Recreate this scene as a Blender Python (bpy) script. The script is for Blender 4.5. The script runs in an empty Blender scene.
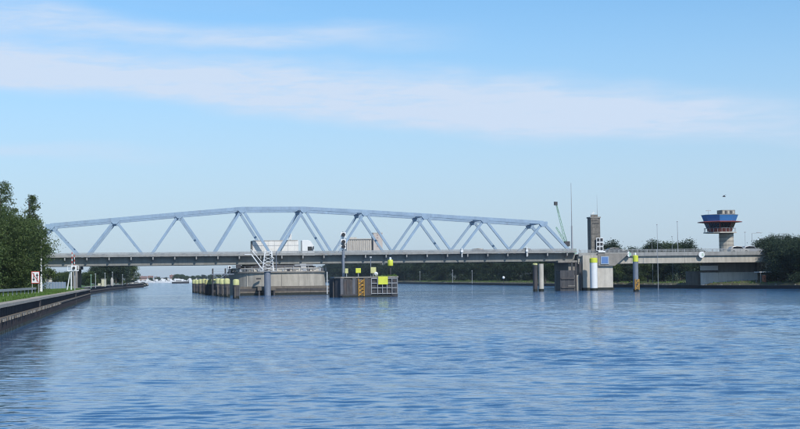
import bpy, math, random
import numpy as np
from mathutils import Vector, Matrix, noise as mn

# ------------------------------------------------------------------ camera, sky, sun, exposure
scene = bpy.context.scene
col = scene.collection
R = math.radians
FOC, CAM_H = 1400.0, 3.1                   # focal length in pixels of an 800 px wide picture; eye height on the boat
YAW, ROLL, PITCH = R(10.16), R(0.70), math.atan(62.7/1400)
F0 = Vector((math.sin(YAW), math.cos(YAW), 0)); R0 = Vector((math.cos(YAW), -math.sin(YAW), 0)); U0 = Vector((0, 0, 1))
CF = F0*math.cos(PITCH) + U0*math.sin(PITCH); U1 = U0*math.cos(PITCH) - F0*math.sin(PITCH)
CR = R0*math.cos(ROLL) - U1*math.sin(ROLL); CU = U1*math.cos(ROLL) + R0*math.sin(ROLL)
cam_data = bpy.data.cameras.new('camera'); cam = bpy.data.objects.new('camera', cam_data); col.objects.link(cam)
cam_data.sensor_width = 36; cam_data.lens = 36*FOC/800; cam_data.clip_start = 0.5; cam_data.clip_end = 30000
cam.matrix_world = Matrix(((CR.x, CU.x, -CF.x, 0), (CR.y, CU.y, -CF.y, 0), (CR.z, CU.z, -CF.z, CAM_H), (0, 0, 0, 1)))
scene.camera = cam

SUN_EL, SUN_AZ = R(43), R(158)             # azimuth clockwise from the canal direction (+Y): behind the boat, a little to the right
world = bpy.data.worlds.new('World'); scene.world = world; world.use_nodes = True
wt = world.node_tree; wt.nodes.clear()
def wn(t, **k):
    n = wt.nodes.new(t)
    for a, b in k.items(): setattr(n, a, b)
    return n
def wl(a, b): wt.links.new(a, b)
def wm(op, a, b=None, c=None, clamp=False):
    n = wn('ShaderNodeMath', operation=op, use_clamp=clamp)
    for i, v in enumerate((a, b, c)):
        if v is None: continue
        if isinstance(v, (int, float)): n.inputs[i].default_value = v
        else: wl(v, n.inputs[i])
    return n.outputs[0]
def wstep(v, a, b):                         # smooth step of v from a to b
    n = wn('ShaderNodeMapRange', interpolation_type='SMOOTHSTEP'); wl(v, n.inputs[0])
    n.inputs[1].default_value = a; n.inputs[2].default_value = b; return n.outputs[0]
sky = wn('ShaderNodeTexSky', sky_type='NISHITA'); sky.sun_disc = False
sky.sun_elevation = SUN_EL; sky.sun_rotation = SUN_AZ
sky.altitude = 0; sky.air_density = 1.0; sky.dust_density = 0.35; sky.ozone_density = 2.0
tc = wn('ShaderNodeTexCoord'); sp = wn('ShaderNodeSeparateXYZ'); wl(tc.outputs['Generated'], sp.inputs[0])
az = wm('MULTIPLY', wm('ARCTAN2', sp.outputs[0], sp.outputs[1]), 57.29578)      # degrees
el = wm('MULTIPLY', wm('ARCSINE', sp.outputs[2]), 57.29578)
def wnoise(sx, sy, off, detail=5, rough=.55, dist=0.0):
    cx = wn('ShaderNodeCombineXYZ'); wl(wm('MULTIPLY', az, sx), cx.inputs[0]); wl(wm('MULTIPLY', el, sy), cx.inputs[1]); cx.inputs[2].default_value = off
    n = wn('ShaderNodeTexNoise'); n.inputs['Scale'].default_value = 1; n.inputs['Detail'].default_value = detail
    n.inputs['Roughness'].default_value = rough; n.inputs['Distortion'].default_value = dist; wl(cx.outputs[0], n.inputs['Vector']); return n.outputs['Fac']
wob = wnoise(.10, .25, 3.1, 3)
def band(e0, slope, lo, hi, a0, a1, soft):  # a long streak of cirrus: centre line e0 + slope*az, thickness below/above, azimuth ends
    c = wm('ADD', wm('ADD', wm('MULTIPLY', az, slope), e0), wm('MULTIPLY', wm('SUBTRACT', wob, .5), 2.2))
    d = wm('SUBTRACT', el, c)
    m = wm('MULTIPLY', wstep(d, -lo, -lo*.15), wm('SUBTRACT', 1.0, wstep(d, hi*.1, hi)))
    e = wm('MULTIPLY', wstep(az, a0-soft, a0+soft), wm('SUBTRACT', 1.0, wstep(az, a1-soft, a1+soft)))
    return wm('MULTIPLY', m, e)
streak = wnoise(.16, 1.5, 7.7, 6, .6, .3)
fine = wnoise(.55, 3.4, 1.3, 5, .6, .4)
tex = wm('ADD', wm('ADD', wm('MULTIPLY', wstep(streak, .25, .75), .45), wm('MULTIPLY', wstep(fine, .3, .7), .35)), .3)
b1 = wm('MULTIPLY', band(8.1, -.085, 1.35, 1.75, -40, 25, 6), 1.5)
b2 = wm('MULTIPLY', band(10.1, -.055, .75, .9, -30, 10, 5), .75)
b3 = wm('MULTIPLY', band(5.0, 0.0, .55, .6, -22, 0, 4), .42)
high = wm('MULTIPLY', wm('MULTIPLY', wstep(wnoise(.05, .22, 12.0, 5, .6, .5), .5, .75), wstep(el, 9, 16)), .45)
clo = wm('MULTIPLY', wm('ADD', wm('ADD', b1, b2), wm('ADD', b3, high)), tex)
clo = wm('MINIMUM', clo, .93)
mixc = wn('ShaderNodeMix', data_type='RGBA'); wl(clo, mixc.inputs['Factor'])
hs = wn('ShaderNodeHueSaturation'); hs.inputs['Saturation'].default_value = 1.08; wl(sky.outputs[0], hs.inputs['Color'])
wb = wn('ShaderNodeMix', data_type='RGBA', blend_type='MULTIPLY'); wb.inputs['Factor'].default_value = 1; wb.inputs['B'].default_value = (.71, .935, 1.05, 1)   # the phone's cool white balance
wl(hs.outputs[0], wb.inputs['A']); hor = wn('ShaderNodeMix', data_type='RGBA'); wl(wm('MULTIPLY', wm('SUBTRACT', 1.0, wstep(el, 1.0, 13.0)), .72), hor.inputs['Factor'])   # pale veil of summer haze low all round the horizon
hor.inputs['B'].default_value = (3.35, 3.98, 5.35, 1); wl(wb.outputs['Result'], hor.inputs['A']); wl(hor.outputs['Result'], mixc.inputs['A']); mixc.inputs['B'].default_value = (4.5, 5.3, 6.5, 1)
bg = wn('ShaderNodeBackground'); bg.inputs[1].default_value = .143; wl(mixc.outputs['Result'], bg.inputs[0])
wo = wn('ShaderNodeOutputWorld'); wl(bg.outputs[0], wo.inputs[0])

sun_data = bpy.data.lights.new('sun', 'SUN'); sun_data.energy = 4.0; sun_data.angle = R(.55); sun_data.color = (1, .96, .90)
sun = bpy.data.objects.new('sun', sun_data); col.objects.link(sun)
to_sun = Vector((math.sin(SUN_AZ)*math.cos(SUN_EL), math.cos(SUN_AZ)*math.cos(SUN_EL), math.sin(SUN_EL)))
sun.rotation_euler = to_sun.to_track_quat('Z', 'Y').to_euler(); sun.location = (0, -20, 80)

scene.view_settings.view_transform = 'Standard'; scene.view_settings.look = 'None'
scene.view_settings.exposure = 0.0; scene.view_settings.gamma = 1.0; scene.view_settings.use_curve_mapping = False
scene.render.engine = 'CYCLES'
scene.cycles.use_denoising = True; scene.cycles.filter_width = 1.15
scene.cycles.max_bounces = 6; scene.cycles.volume_bounces = 0; scene.cycles.transparent_max_bounces = 8
scene.cycles.volume_step_rate = 4

# ------------------------------------------------------------------ helpers
rnd = random.Random(11)
def ray(px, py): return CF*FOC + CR*(px-400) + CU*(214.5-py)
def at(px, py, Y):                          # the point at distance Y along the canal seen at that place of the photograph
    d = ray(px, py); t = Y/d.y; return d.x*t, CAM_H + d.z*t
def on(px, py, z=0.0):                      # the point on a level at height z
    d = ray(px, py); t = (z-CAM_H)/d.z; return d.x*t, d.y*t

def tag(o, label=None, cat=None, group=None, kind=None):
    if label: o['label'] = label
    if cat: o['category'] = cat
    if group: o['group'] = group
    if kind: o['kind'] = kind
    return o
def empty(name, loc=(0, 0, 0), label=None, cat=None, group=None, rz=0):
    o = bpy.data.objects.new(name, None); o.location = loc; o.rotation_euler.z = rz; o.empty_display_size = .3
    col.objects.link(o); return tag(o, label, cat, group)
def copy_tree(o, parent=None):
    c = o.copy(); col.objects.link(c)
    if parent is not None: c.parent = parent
    for ch in o.children: copy_tree(ch, c)
    return c
def link_mesh(name, me, parent=None, world=True):
    o = bpy.data.objects.new(name, me); col.objects.link(o)
    if parent is not None: o.parent = parent
    return o

class MB:
    def __init__(s): s.v = []; s.f = []
    def add(s, vs, fs):
        n = len(s.v); s.v += [tuple(p) for p in vs]; s.f += [tuple(i+n for i in q) for q in fs]; return s
    def box(s, x0, x1, y0, y1, z0, z1):
        return s.add([(x0,y0,z0),(x1,y0,z0),(x1,y1,z0),(x0,y1,z0),(x0,y0,z1),(x1,y0,z1),(x1,y1,z1),(x0,y1,z1)],
                     [(3,2,1,0),(4,5,6,7),(0,1,5,4),(1,2,6,5),(2,3,7,6),(3,0,4,7)])
    def beam(s, p, q, w, h, up=(0, 0, 1)):   # w across, h along up
        p = Vector(p); q = Vector(q); d = (q-p).normalized(); u = Vector(up)
        if abs(d.dot(u)) > .99: u = Vector((0, 1, 0))
        a = d.cross(u).normalized()*(w/2); b = a.cross(d).normalized()*(h/2)
        vs = [p-a-b, p+a-b, p+a+b, p-a+b, q-a-b, q+a-b, q+a+b, q-a+b]
        return s.add(vs, [(3,2,1,0),(4,5,6,7),(0,1,5,4),(1,2,6,5),(2,3,7,6),(3,0,4,7)])
    def cyl(s, p, q, r0, r1=None, n=12, cap=True):
        r1 = r0 if r1 is None else r1; p = Vector(p); q = Vector(q); d = (q-p).normalized()
        u = Vector((1, 0, 0)) if abs(d.x) < .9 else Vector((0, 1, 0)); a = d.cross(u).normalized(); b = d.cross(a)
        vs = [p + (a*math.cos(2*math.pi*i/n) + b*math.sin(2*math.pi*i/n))*r0 for i in range(n)]
        vs += [q + (a*math.cos(2*math.pi*i/n) + b*math.sin(2*math.pi*i/n))*r1 for i in range(n)]
        fs = [(i, i+n, (i+1) % n + n, (i+1) % n) for i in range(n)]
        if cap: fs += [tuple(range(n)), tuple(range(2*n-1, n-1, -1))]
        return s.add(vs, fs)
    def tube(s, pts, radii, n=8):
        for i in range(len(pts)-1): s.cyl(pts[i], pts[i+1], radii[i], radii[i+1], n, cap=(i in (0, len(pts)-2)))
        return s
    def lathe(s, cx, cy, prof, n=32, a0=0.0):   # prof: (r, z) from bottom to top
        k = len(prof)
        vs = [(cx + r*math.cos(a0+2*math.pi*i/n), cy + r*math.sin(a0+2*math.pi*i/n), z) for r, z in prof for i in range(n)]
        fs = [(j*n+i, j*n+(i+1) % n, (j+1)*n+(i+1) % n, (j+1)*n+i) for j in range(k-1) for i in range(n)]
        fs += [tuple(range(n-1, -1, -1)), tuple((k-1)*n+i for i in range(n))]
        return s.add(vs, fs)
    def prism(s, poly, y0, y1):                 # polygon in XZ, drawn out along Y
        n = len(poly); vs = [(x, y0, z) for x, z in poly] + [(x, y1, z) for x, z in poly]
        return s.add(vs, [tuple(range(n)), tuple(range(2*n-1, n-1, -1))] + [(i, i+n, (i+1) % n+n, (i+1) % n) for i in range(n)])
    def slab(s, poly, z0, z1):                  # polygon in XY, drawn up along Z
        n = len(poly); vs = [(x, y, z0) for x, y in poly] + [(x, y, z1) for x, y in poly]
        return s.add(vs, [tuple(range(n-1, -1, -1)), tuple(range(n, 2*n))] + [(i, (i+1) % n, (i+1) % n+n, i+n) for i in range(n)])
    def mesh(s, m, off=(0, 0, 0), smooth=False):
        me = bpy.data.meshes.new('m'); me.from_pydata([(x-off[0], y-off[1], z-off[2]) for x, y, z in s.v], [], s.f)
        import bmesh
        bm = bmesh.new(); bm.from_mesh(me); bmesh.ops.recalc_face_normals(bm, faces=bm.faces); bm.to_mesh(me); bm.free()
        if m is not None: me.materials.append(m)
        if smooth: me.polygons.foreach_set('use_smooth', [True]*len(me.polygons)); me.set_sharp_from_angle(angle=R(40))
        return me
    def build(s, name, m, parent=None, smooth=False, bevel=0.0, kind=None):
        off = Vector((0, 0, 0)); p = parent
        while p is not None: off = off + p.location; p = p.parent
        me = s.mesh(m, off, smooth); me.name = name
        o = link_mesh(name, me, parent)
        if bevel:
            b = o.modifiers.new('bevel', 'BEVEL'); b.width = bevel; b.segments = 2; b.limit_method = 'ANGLE'
        if kind: o['kind'] = kind
        return o
def box(*a): return MB().box(*a)

# ------------------------------------------------------------------ materials
MATS = {}
def mat(name, c, rough=.7, var=.18, scale=1.2, streak=0.0, stain=(.08, .075, .07), metal=0.0, bump=0.0, spec=.5, fine=9.0, rust=0.0):
    m = bpy.data.materials.new(name); m.use_nodes = True; t = m.node_tree; n = t.nodes; l = t.links
    b = n['Principled BSDF']; b.inputs['Roughness'].default_value = rough; b.inputs['Metallic'].default_value = metal; b.inputs['Specular IOR Level'].default_value = spec
    g = n.new('ShaderNodeNewGeometry')
    def noise(sc, stretch=(1, 1, 1), det=5, rg=.6):
        mp = n.new('ShaderNodeMapping'); mp.inputs['Scale'].default_value = stretch; l.new(g.outputs['Position'], mp.inputs[0])
        t_ = n.new('ShaderNodeTexNoise'); t_.inputs['Scale'].default_value = sc; t_.inputs['Detail'].default_value = det; t_.inputs['Roughness'].default_value = rg
        l.new(mp.outputs[0], t_.inputs['Vector']); return t_.outputs['Fac']
    def ramp(v, a, b_):
        r = n.new('ShaderNodeMapRange'); l.new(v, r.inputs[0]); r.inputs[1].default_value = a; r.inputs[2].default_value = b_; return r.outputs[0]
    def mix(f, a, b_):
        x = n.new('ShaderNodeMix'); x.data_type = 'RGBA'
        for s_, v in (('Factor', f), ('A', a), ('B', b_)):
            if isinstance(v, tuple): x.inputs[s_].default_value = (*v, 1)
            elif isinstance(v, float): x.inputs[s_].default_value = v
            else: l.new(v, x.inputs[s_])
        return x.outputs['Result']
    lo = tuple(max(0, v*(1-var)) for v in c); hi = tuple(min(1, v*(1+var)) for v in c)
    o = mix(ramp(noise(scale), .3, .7), lo, hi)
    if fine:
        o = mix(ramp(noise(fine, det=3), .35, .7), o, tuple(v*(1-var*.7) for v in c))
    if streak:
        f = ramp(noise(1.6, (1, 1, .12)), .45, .8)
        mm = n.new('ShaderNodeMath'); mm.operation = 'MULTIPLY'; l.new(f, mm.inputs[0]); mm.inputs[1].default_value = streak
        o = mix(mm.outputs[0], o, stain)
    if rust:
        f = ramp(noise(.8, (1, 1, .35), 6), .56, .72)
        mm = n.new('ShaderNodeMath'); mm.operation = 'MULTIPLY'; l.new(f, mm.inputs[0]); mm.inputs[1].default_value = rust
        o = mix(mm.outputs[0], o, (.16, .07, .035))
    l.new(o, b.inputs['Base Color'])
    if bump:
        bn = n.new('ShaderNodeBump'); bn.inputs['Strength'].default_value = .6; bn.inputs['Distance'].default_value = bump
        l.new(noise(fine or 6), bn.inputs['Height']); l.new(bn.outputs[0], b.inputs['Normal'])
    MATS[name] = m; return m
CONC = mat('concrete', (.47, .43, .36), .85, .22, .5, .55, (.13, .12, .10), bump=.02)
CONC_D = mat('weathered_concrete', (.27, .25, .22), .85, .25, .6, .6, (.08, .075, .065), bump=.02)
CONC_L = mat('pale_concrete', (.55, .51, .44), .85, .2, .6, .4, (.2, .18, .15), bump=.02)
BLUE = mat('blue_grey_paint', (.285, .39, .50), .45, .14, .7, .4, (.15, .20, .27), rust=.12)
GIRD = mat('grey_girder_paint', (.22, .22, .20), .6, .2, .5, .5, (.07, .07, .065), rust=.12)
RAILM = mat('galvanised_railing', (.36, .37, .37), .55, .2, .8, .25, (.18, .17, .15), metal=.15)
FASC = mat('fascia_paint', (.30, .30, .285), .7, .2, .7, .55, (.13, .12, .11), rust=.12)
ASPH = mat('asphalt', (.055, .055, .056), .9, .2, 2.0)
STEEL = mat('blue_grey_steel', (.22, .25, .30), .5, .2, 1.0, .35, (.1, .1, .1), metal=.2, rust=.2)
DARKST = mat('dark_tarred_steel', (.045, .045, .05), .65, .35, 1.2, .5, (.11, .10, .09), rust=.35, bump=.02)
TIMB = mat('weathered_timber', (.17, .145, .115), .85, .3, 1.5, .5, (.06, .05, .045), bump=.02)
TIMBD = mat('tarred_timber', (.07, .064, .064), .8, .35, 1.5, .5, (.12, .105, .09), bump=.02)
YEL = mat('lime_yellow_paint', (.62, .66, .06), .5, .12, 1.2, .12, (.35, .36, .08))
YELW = mat('faded_yellow_paint', (.55, .55, .24), .6, .25, 2.0, .5, (.38, .37, .2))
ORNG = mat('orange_rust_paint', (.46, .25, .04), .7, .3, 3.0, .4, (.12, .06, .02))
WHITE = mat('white_paint', (.74, .75, .74), .45, .08, 1.0, .15, (.45, .43, .38))
BLACK = mat('black_paint', (.02, .02, .022), .5, .2)
RED = mat('red_paint', (.5, .04, .03), .5, .15)
BLUEP = mat('bright_blue_paint', (.045, .20, .50), .5, .14, .8, .15, (.05, .1, .2))
SIGNB = mat('blue_sign_paint', (.10, .20, .42), .5, .08)
GREENP = mat('green_paint', (.24, .42, .32), .5, .2)
REDD = mat('dark_red_cladding', (.27, .07, .06), .45, .2, .8)
GLASS = mat('dark_glass', (.02, .022, .028), .08, .1, .5, spec=.8)
QUAY = mat('tarred_sheet_pile', (.022, .018, .021), .75, .4, 1.0, .5, (.04, .03, .03), rust=.16, bump=.03)
QCAP = mat('quay_coping_concrete', (.34, .31, .26), .9, .25, 1.4, .0, bump=.02)
ALGAE = mat('algae_wet_band', (.018, .02, .014), .45, .4, 1.5, .4, (.03, .035, .015))
SAND = mat('grassy_soil', (.10, .095, .05), .95, .4, .35, bump=.05)
STONE = mat('revetment_stone', (.20, .19, .165), .9, .4, .8, .0, bump=.1)
PINK = mat('pale_brick', (.40, .30, .26), .85, .15)
ROOFT = mat('red_roof_tile', (.20, .12, .10), .85, .2)
SLATE = mat('grey_slate', (.12, .125, .14), .8, .2)
RIBB = mat('silo_concrete', (.56, .505, .43), .85, .15, .08, .5, (.2, .175, .15))
BARK = mat('bark', (.075, .06, .048), .9, .3, 2.0, bump=.02)
CREAM = mat('cream_paint', (.5, .48, .33), .6, .15)
TWR = mat('dark_speckled_concrete', (.17, .155, .135), .9, .45, 2.2, .6, (.30, .27, .22), bump=.03, fine=5.0)
TYRE = mat('tyre_rubber', (.018, .018, .018), .9, .2)
GALV = mat('galvanised_steel', (.40, .41, .42), .5, .12, 1.0, .1, (.25, .24, .22), metal=.35)
GBARR = mat('pale_blue_barrier', (.30, .37, .46), .6, .12)

def leaf_mat(name, c1, c2, tr=.25):
    m = bpy.data.materials.new(name); m.use_nodes = True; t = m.node_tree; n = t.nodes; l = t.links
    b = n['Principled BSDF']; b.inputs['Roughness'].default_value = .6; b.inputs['Specular IOR Level'].default_value = .25
    g = n.new('ShaderNodeNewGeometry'); mx = n.new('ShaderNodeMix'); mx.data_type = 'RGBA'
    l.new(g.outputs['Random Per Island'], mx.inputs['Factor']); mx.inputs['A'].default_value = (*c1, 1); mx.inputs['B'].default_value = (*c2, 1)
    ns = n.new('ShaderNodeTexNoise'); ns.inputs['Scale'].default_value = .35; ns.inputs['Detail'].default_value = 2; l.new(g.outputs['Position'], ns.inputs['Vector'])
    m2 = n.new('ShaderNodeMix'); m2.data_type = 'RGBA'; m2.blend_type = 'MULTIPLY'; m2.inputs['Factor'].default_value = .6
    l.new(mx.outputs['Result'], m2.inputs['A']); rp = n.new('ShaderNodeMapRange'); l.new(ns.outputs['Fac'], rp.inputs[0]); rp.inputs[1].default_value = .3; rp.inputs[2].default_value = .7; rp.inputs[3].default_value = .6; rp.inputs[4].default_value = 1.25
    l.new(rp.outputs[0], m2.inputs['B']); l.new(m2.outputs['Result'], b.inputs['Base Color'])
    tl = n.new('ShaderNodeBsdfTranslucent'); l.new(m2.outputs['Result'], tl.inputs['Color'])
    ms = n.new('ShaderNodeMixShader'); ms.inputs[0].default_value = tr; l.new(b.outputs[0], ms.inputs[1]); l.new(tl.outputs[0], ms.inputs[2])
    l.new(ms.outputs[0], n['Material Output'].inputs[0]); return m
LEAF_A = leaf_mat('dark_leaves', (.042, .072, .022), (.10, .14, .04))
LEAF_B = leaf_mat('mid_leaves', (.045, .075, .022), (.085, .125, .036))
LEAF_C = leaf_mat('blue_green_leaves', (.022, .042, .024), (.048, .072, .034))
GRASSM = leaf_mat('grass_blades', (.08, .16, .03), (.15, .23, .055))

# ------------------------------------------------------------------ water
def water_material():
    m = bpy.data.materials.new('canal_water'); m.use_nodes = True; t = m.node_tree; n = t.nodes; l = t.links
    b = n['Principled BSDF']; b.inputs['Base Color'].default_value = (.03, .10, .21, 1); b.inputs['Roughness'].default_value = .08; b.inputs['IOR'].default_value = 1.42
    g = n.new('ShaderNodeNewGeometry')
    def noise(sx, sy, det, rg, off=0):
        mp = n.new('ShaderNodeMapping'); mp.inputs['Scale'].default_value = (sx, sy, 1); mp.inputs['Location'].default_value = (off, off*.7, 0); l.new(g.outputs['Position'], mp.inputs[0])
        x = n.new('ShaderNodeTexNoise'); x.inputs['Scale'].default_value = 1; x.inputs['Detail'].default_value = det; x.inputs['Roughness'].default_value = rg; l.new(mp.outputs[0], x.inputs['Vector']); return x.outputs['Fac']
    patch = n.new('ShaderNodeMapRange'); l.new(noise(.012, .035, 3, .55, 5), patch.inputs[0]); patch.inputs[1].default_value = .38; patch.inputs[2].default_value = .62; patch.inputs[3].default_value = .45; patch.inputs[4].default_value = 1.0
    h1 = noise(1.1, 1.9, 4, .55); h2 = noise(4.0, 6.5, 3, .6, 31)
    a = n.new('ShaderNodeMath'); a.operation = 'MULTIPLY_ADD'; l.new(h2, a.inputs[0]); a.inputs[1].default_value = .25; l.new(h1, a.inputs[2])
    bp = n.new('ShaderNodeBump'); bp.inputs['Distance'].default_value = .30; l.new(a.outputs[0], bp.inputs['Height'])
    sy = n.new('ShaderNodeSeparateXYZ'); l.new(g.outputs['Position'], sy.inputs[0])      # sheltered near water, rougher open reach beyond
    op = n.new('ShaderNodeMapRange'); l.new(sy.outputs[1], op.inputs[0]); op.inputs[1].default_value = 60; op.inputs[2].default_value = 240; op.inputs[3].default_value = .22; op.inputs[4].default_value = 1.0
    gp = n.new('ShaderNodeMapRange'); l.new(noise(1.5, .27, 3, .6, 77), gp.inputs[0]); gp.inputs[1].default_value = .36; gp.inputs[2].default_value = .66; gp.inputs[3].default_value = .12; gp.inputs[4].default_value = 1.5   # short bunches of ripples
    mu = n.new('ShaderNodeMath'); mu.operation = 'MULTIPLY'; l.new(patch.outputs[0], mu.inputs[0]); l.new(op.outputs[0], mu.inputs[1])
    m3 = n.new('ShaderNodeMath'); m3.operation = 'MULTIPLY'; l.new(mu.outputs[0], m3.inputs[0]); l.new(gp.outputs[0], m3.inputs[1])
    le = n.new('ShaderNodeMapRange'); l.new(sy.outputs[0], le.inputs[0]); le.inputs[1].default_value = -9; le.inputs[2].default_value = 4; le.inputs[3].default_value = .3; le.inputs[4].default_value = 1.0    # calmer in the lee of the quay
    m4 = n.new('ShaderNodeMath'); m4.operation = 'MULTIPLY'; l.new(m3.outputs[0], m4.inputs[0]); l.new(le.outputs[0], m4.inputs[1]); l.new(m4.outputs[0], bp.inputs['Strength'])
    l.new(bp.outputs[0], b.inputs['Normal']); return m
WATER = water_material()
def build_water():
    rs = np.random.RandomState(5)
    rows = [14.0]
    while rows[-1] < 260: rows.append(rows[-1]*1.0026)
    while rows[-1] < 6200: rows.append(rows[-1]*1.05)
    rr = np.array(rows); aa = np.radians(np.arange(-14, 36.001, .11))
    full = np.concatenate([np.radians(np.arange(-180, -14, 4.0)), aa, np.radians(np.arange(38, 180, 4.0))])
    A, RR = np.meshgrid(full, rr); X = RR*np.sin(A); Y = RR*np.cos(A); Z = np.zeros_like(X)
    inside = ((A > R(-13.5)) & (A < R(35.5)))
    for k in range(96):
        lam = .34*math.exp(rs.rand()**1.25*2.1)                # 0.34 to 2.8 m
        th = rs.normal(0, .55) + R(200); kx = math.sin(th)*2*math.pi/lam; ky = math.cos(th)*2*math.pi/lam
        amp = .0072*lam**.72*math.exp(-lam/2.2)*(.6 + .8*rs.rand()); p = rs.rand()*6.28
        fade = np.clip((lam*110 - RR)/(lam*45), 0, 1)           # each wave stops where the sheet is too coarse to carry it
        a1, a2 = rs.rand()*6.28, rs.rand()*6.28; g = .9/lam**.6*(.35+.3*rs.rand()); c1 = rs.rand(4)*6.28
        env = np.clip(np.sin(g*(X*math.cos(a1)+Y*math.sin(a1))+c1[0])*np.sin(g*.8*(X*math.cos(a1+1.6)+Y*math.sin(a1+1.6))+c1[1]), 0, 1)**1.3   # wave groups: ripples come in short bunches
        ph = kx*X + ky*Y + p + .6*np.sin(X*.21+Y*.13+k)
        reach = 1 + (3.2*np.clip((RR-32)/75, 0, 1) if lam > .75 else 0)      # the open reach is rougher than the water in the lee of the boat
        Z += amp*reach*fade*env*(np.sin(ph) + .22*np.cos(2*ph))
    gust = .75 + .35*np.sin(X*.045+1.3)*np.sin(Y*.05+.4) + .25*np.sin(X*.16+Y*.09)
    Z *= np.clip(gust, .3, 1.4)*inside*np.clip(.62+(X+10)*.03, .62, 1)
    nr, nc = X.shape
    co = np.stack([X, Y, Z], -1).reshape(-1, 3)
    i = np.arange(nr-1)[:, None]*nc; j = np.arange(nc)[None, :]; j2 = (j+1) % nc
    q = np.stack([i+j, i+j2, i+nc+j2, i+nc+j], -1).reshape(-1, 4)[:, ::-1]
    me = bpy.data.meshes.new('water'); me.vertices.add(len(co)); me.vertices.foreach_set('co', co.ravel().astype(np.float32))
    me.loops.add(q.size); me.loops.foreach_set('vertex_index', q.ravel().astype(np.int32)); me.polygons.add(len(q))
    me.polygons.foreach_set('loop_start', np.arange(0, q.size, 4, dtype=np.int32)); me.update(calc_edges=True)
    me.polygons.foreach_set('use_smooth', np.ones(len(q), dtype=bool)); me.materials.append(WATER)
    tag(link_mesh('water', me), kind='structure')
build_water()

# ------------------------------------------------------------------ ground: banks of the canal
QX = -9.9                                                     # face of the near left quay
Q_END = 249.0
QPTS = [(-7.2, -60), (-8.75, 95), (-10.15, Q_END)]
def quay_x(y): return float(np.interp(y, [p[1] for p in QPTS], [p[0] for p in QPTS]))
wall2 = [(-12.9, 249.5), (-13.4, 330), (-11.9, 430), (-8.0, 560), (-2.6, 622)]   # second quay beyond the bridge
BANK_Z = 1.74
def land(name, poly, z0, z1, m):
    o = MB().slab(poly, z0, z1).build(name, m); return tag(o, kind='structure')
land('ground_left_bank', [(-4000, -400), (-7.0, -400)] + [(x-.55, y) for x, y in QPTS] + [(x-.5, y) for x, y in wall2] + [(-9, 640), (-60, 660), (-420, 900), (-4000, 1000)], -3, BANK_Z-.06, mat('lawn_soil', (.07, .145, .035), .95, .35, .5, bump=.04))
def rough_land(name, xs, ys, zf, m):
    vs = [(x, y, zf(x, y)) for y in ys for x in xs]; n = len(xs)
    fs = [(j*n+i, j*n+i+1, (j+1)*n+i+1, (j+1)*n+i) for j in range(len(ys)-1) for i in range(n-1)]
    return tag(MB().add(vs, fs).build(name, m, smooth=True), kind='structure')
RBX = 112.5                                                   # waterline of the right bank
def right_edge(y): return RBX + (8*max(0, (275-y)/30)**1.3 if y < 275 else 0) + max(0, (y-300))*.022 + 1.2*mn.noise(Vector((0, y*.03, 0)))
def right_z(x, y):
    d = x - right_edge(y)
    return -1.2 + 2.3*min(1, max(0, (d+1.5)/3.0)) + .5*min(1, max(0, (d-2)/9)) + .12*mn.noise(Vector((x*.2, y*.1, 2)))
offs = [-3, -1.5, -.7, 0, .6, 1.2, 1.8, 3, 5, 8, 12, 20, 40, 100, 400, 3800]
ysr = list(range(-400, 200, 50)) + list(range(200, 420, 4)) + list(range(420, 1250, 14)) + [1252]
vs = [(right_edge(y)+o, y, right_z(right_edge(y)+o, y)) for y in ysr for o in offs]; n_ = len(offs)
fs = [(j*n_+i, j*n_+i+1, (j+1)*n_+i+1, (j+1)*n_+i) for j in range(len(ysr)-1) for i in range(n_-1)]
tag(MB().add(vs, fs).build('ground_right_bank', SAND, smooth=True), kind='structure')
land('ground_far_shore', [(-4000, 1730), (-300, 1690), (60, 1665), (300, 1640), (900, 1500), (4000, 1300), (4000, 6200), (-4000, 6200)], -2, 1.1, SAND)

# near left quay: sheet piling in two tiers, a ledge between them, coping slabs on top
def quay(name, pts, label, zt, ledge, step, cap_w, cop_len):
    q = empty(name, (pts[0][0], pts[0][1], 0), label, 'quay wall')
    up, lo, al, led = MB(), MB(), MB(), MB()
    for (xa, ya), (xb, yb) in zip(pts[:-1], pts[1:]):
        L = math.hypot(xb-xa, yb-ya); d = Vector(((xb-xa)/L, (yb-ya)/L, 0)); nrm = Vector((d.y, -d.x, 0)); o = Vector((xa, ya, 0))
        nst = max(1, int(L/step))
        def wave(mb, z0, z1, out, dep):
            ring = []
            for k in range(nst):
                for u, w in ((0, 0), (.3, 0), (.5, 1), (.8, 1)): ring.append(o + d*((k+u)*L/nst) + nrm*(out+dep*w))
            ring.append(o + d*L + nrm*out); n0 = len(mb.v)
            mb.v += [(p.x, p.y, z0) for p in ring] + [(p.x, p.y, z1) for p in ring]; k = len(ring)
            mb.f += [(n0+i, n0+i+1, n0+k+i+1, n0+k+i) for i in range(k-1)]
        wave(up, ledge-.02, zt-.16, -.30, .10); wave(lo, .22, ledge-.05, -.10, .14); wave(al, -1.5, .22, -.097, .14)
        a = o + nrm*(-.22); b = o + d*L + nrm*(-.22)
        led.beam((a.x, a.y, ledge), (b.x, b.y, ledge), .62, .13)
        nc = max(1, int(L/cop_len))
        for k in range(nc):
            p = o + d*(k*L/nc+.012) + nrm*(-cap_w/2+.05); e = o + d*((k+1)*L/nc-.012) + nrm*(-cap_w/2+.05); dz = rnd.uniform(-.015, .015)
            MB().beam((p.x, p.y, zt-.09+dz), (e.x, e.y, zt-.09+dz), cap_w, .2).build('coping_slab', QCAP, q)
    up.build('upper_sheet_piling', QUAY, q); lo.build('lower_sheet_piling', QUAY, q); al.build('algae_band', ALGAE, q); led.build('ledge_beam', TIMB, q)
    return q, d, nrm
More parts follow.
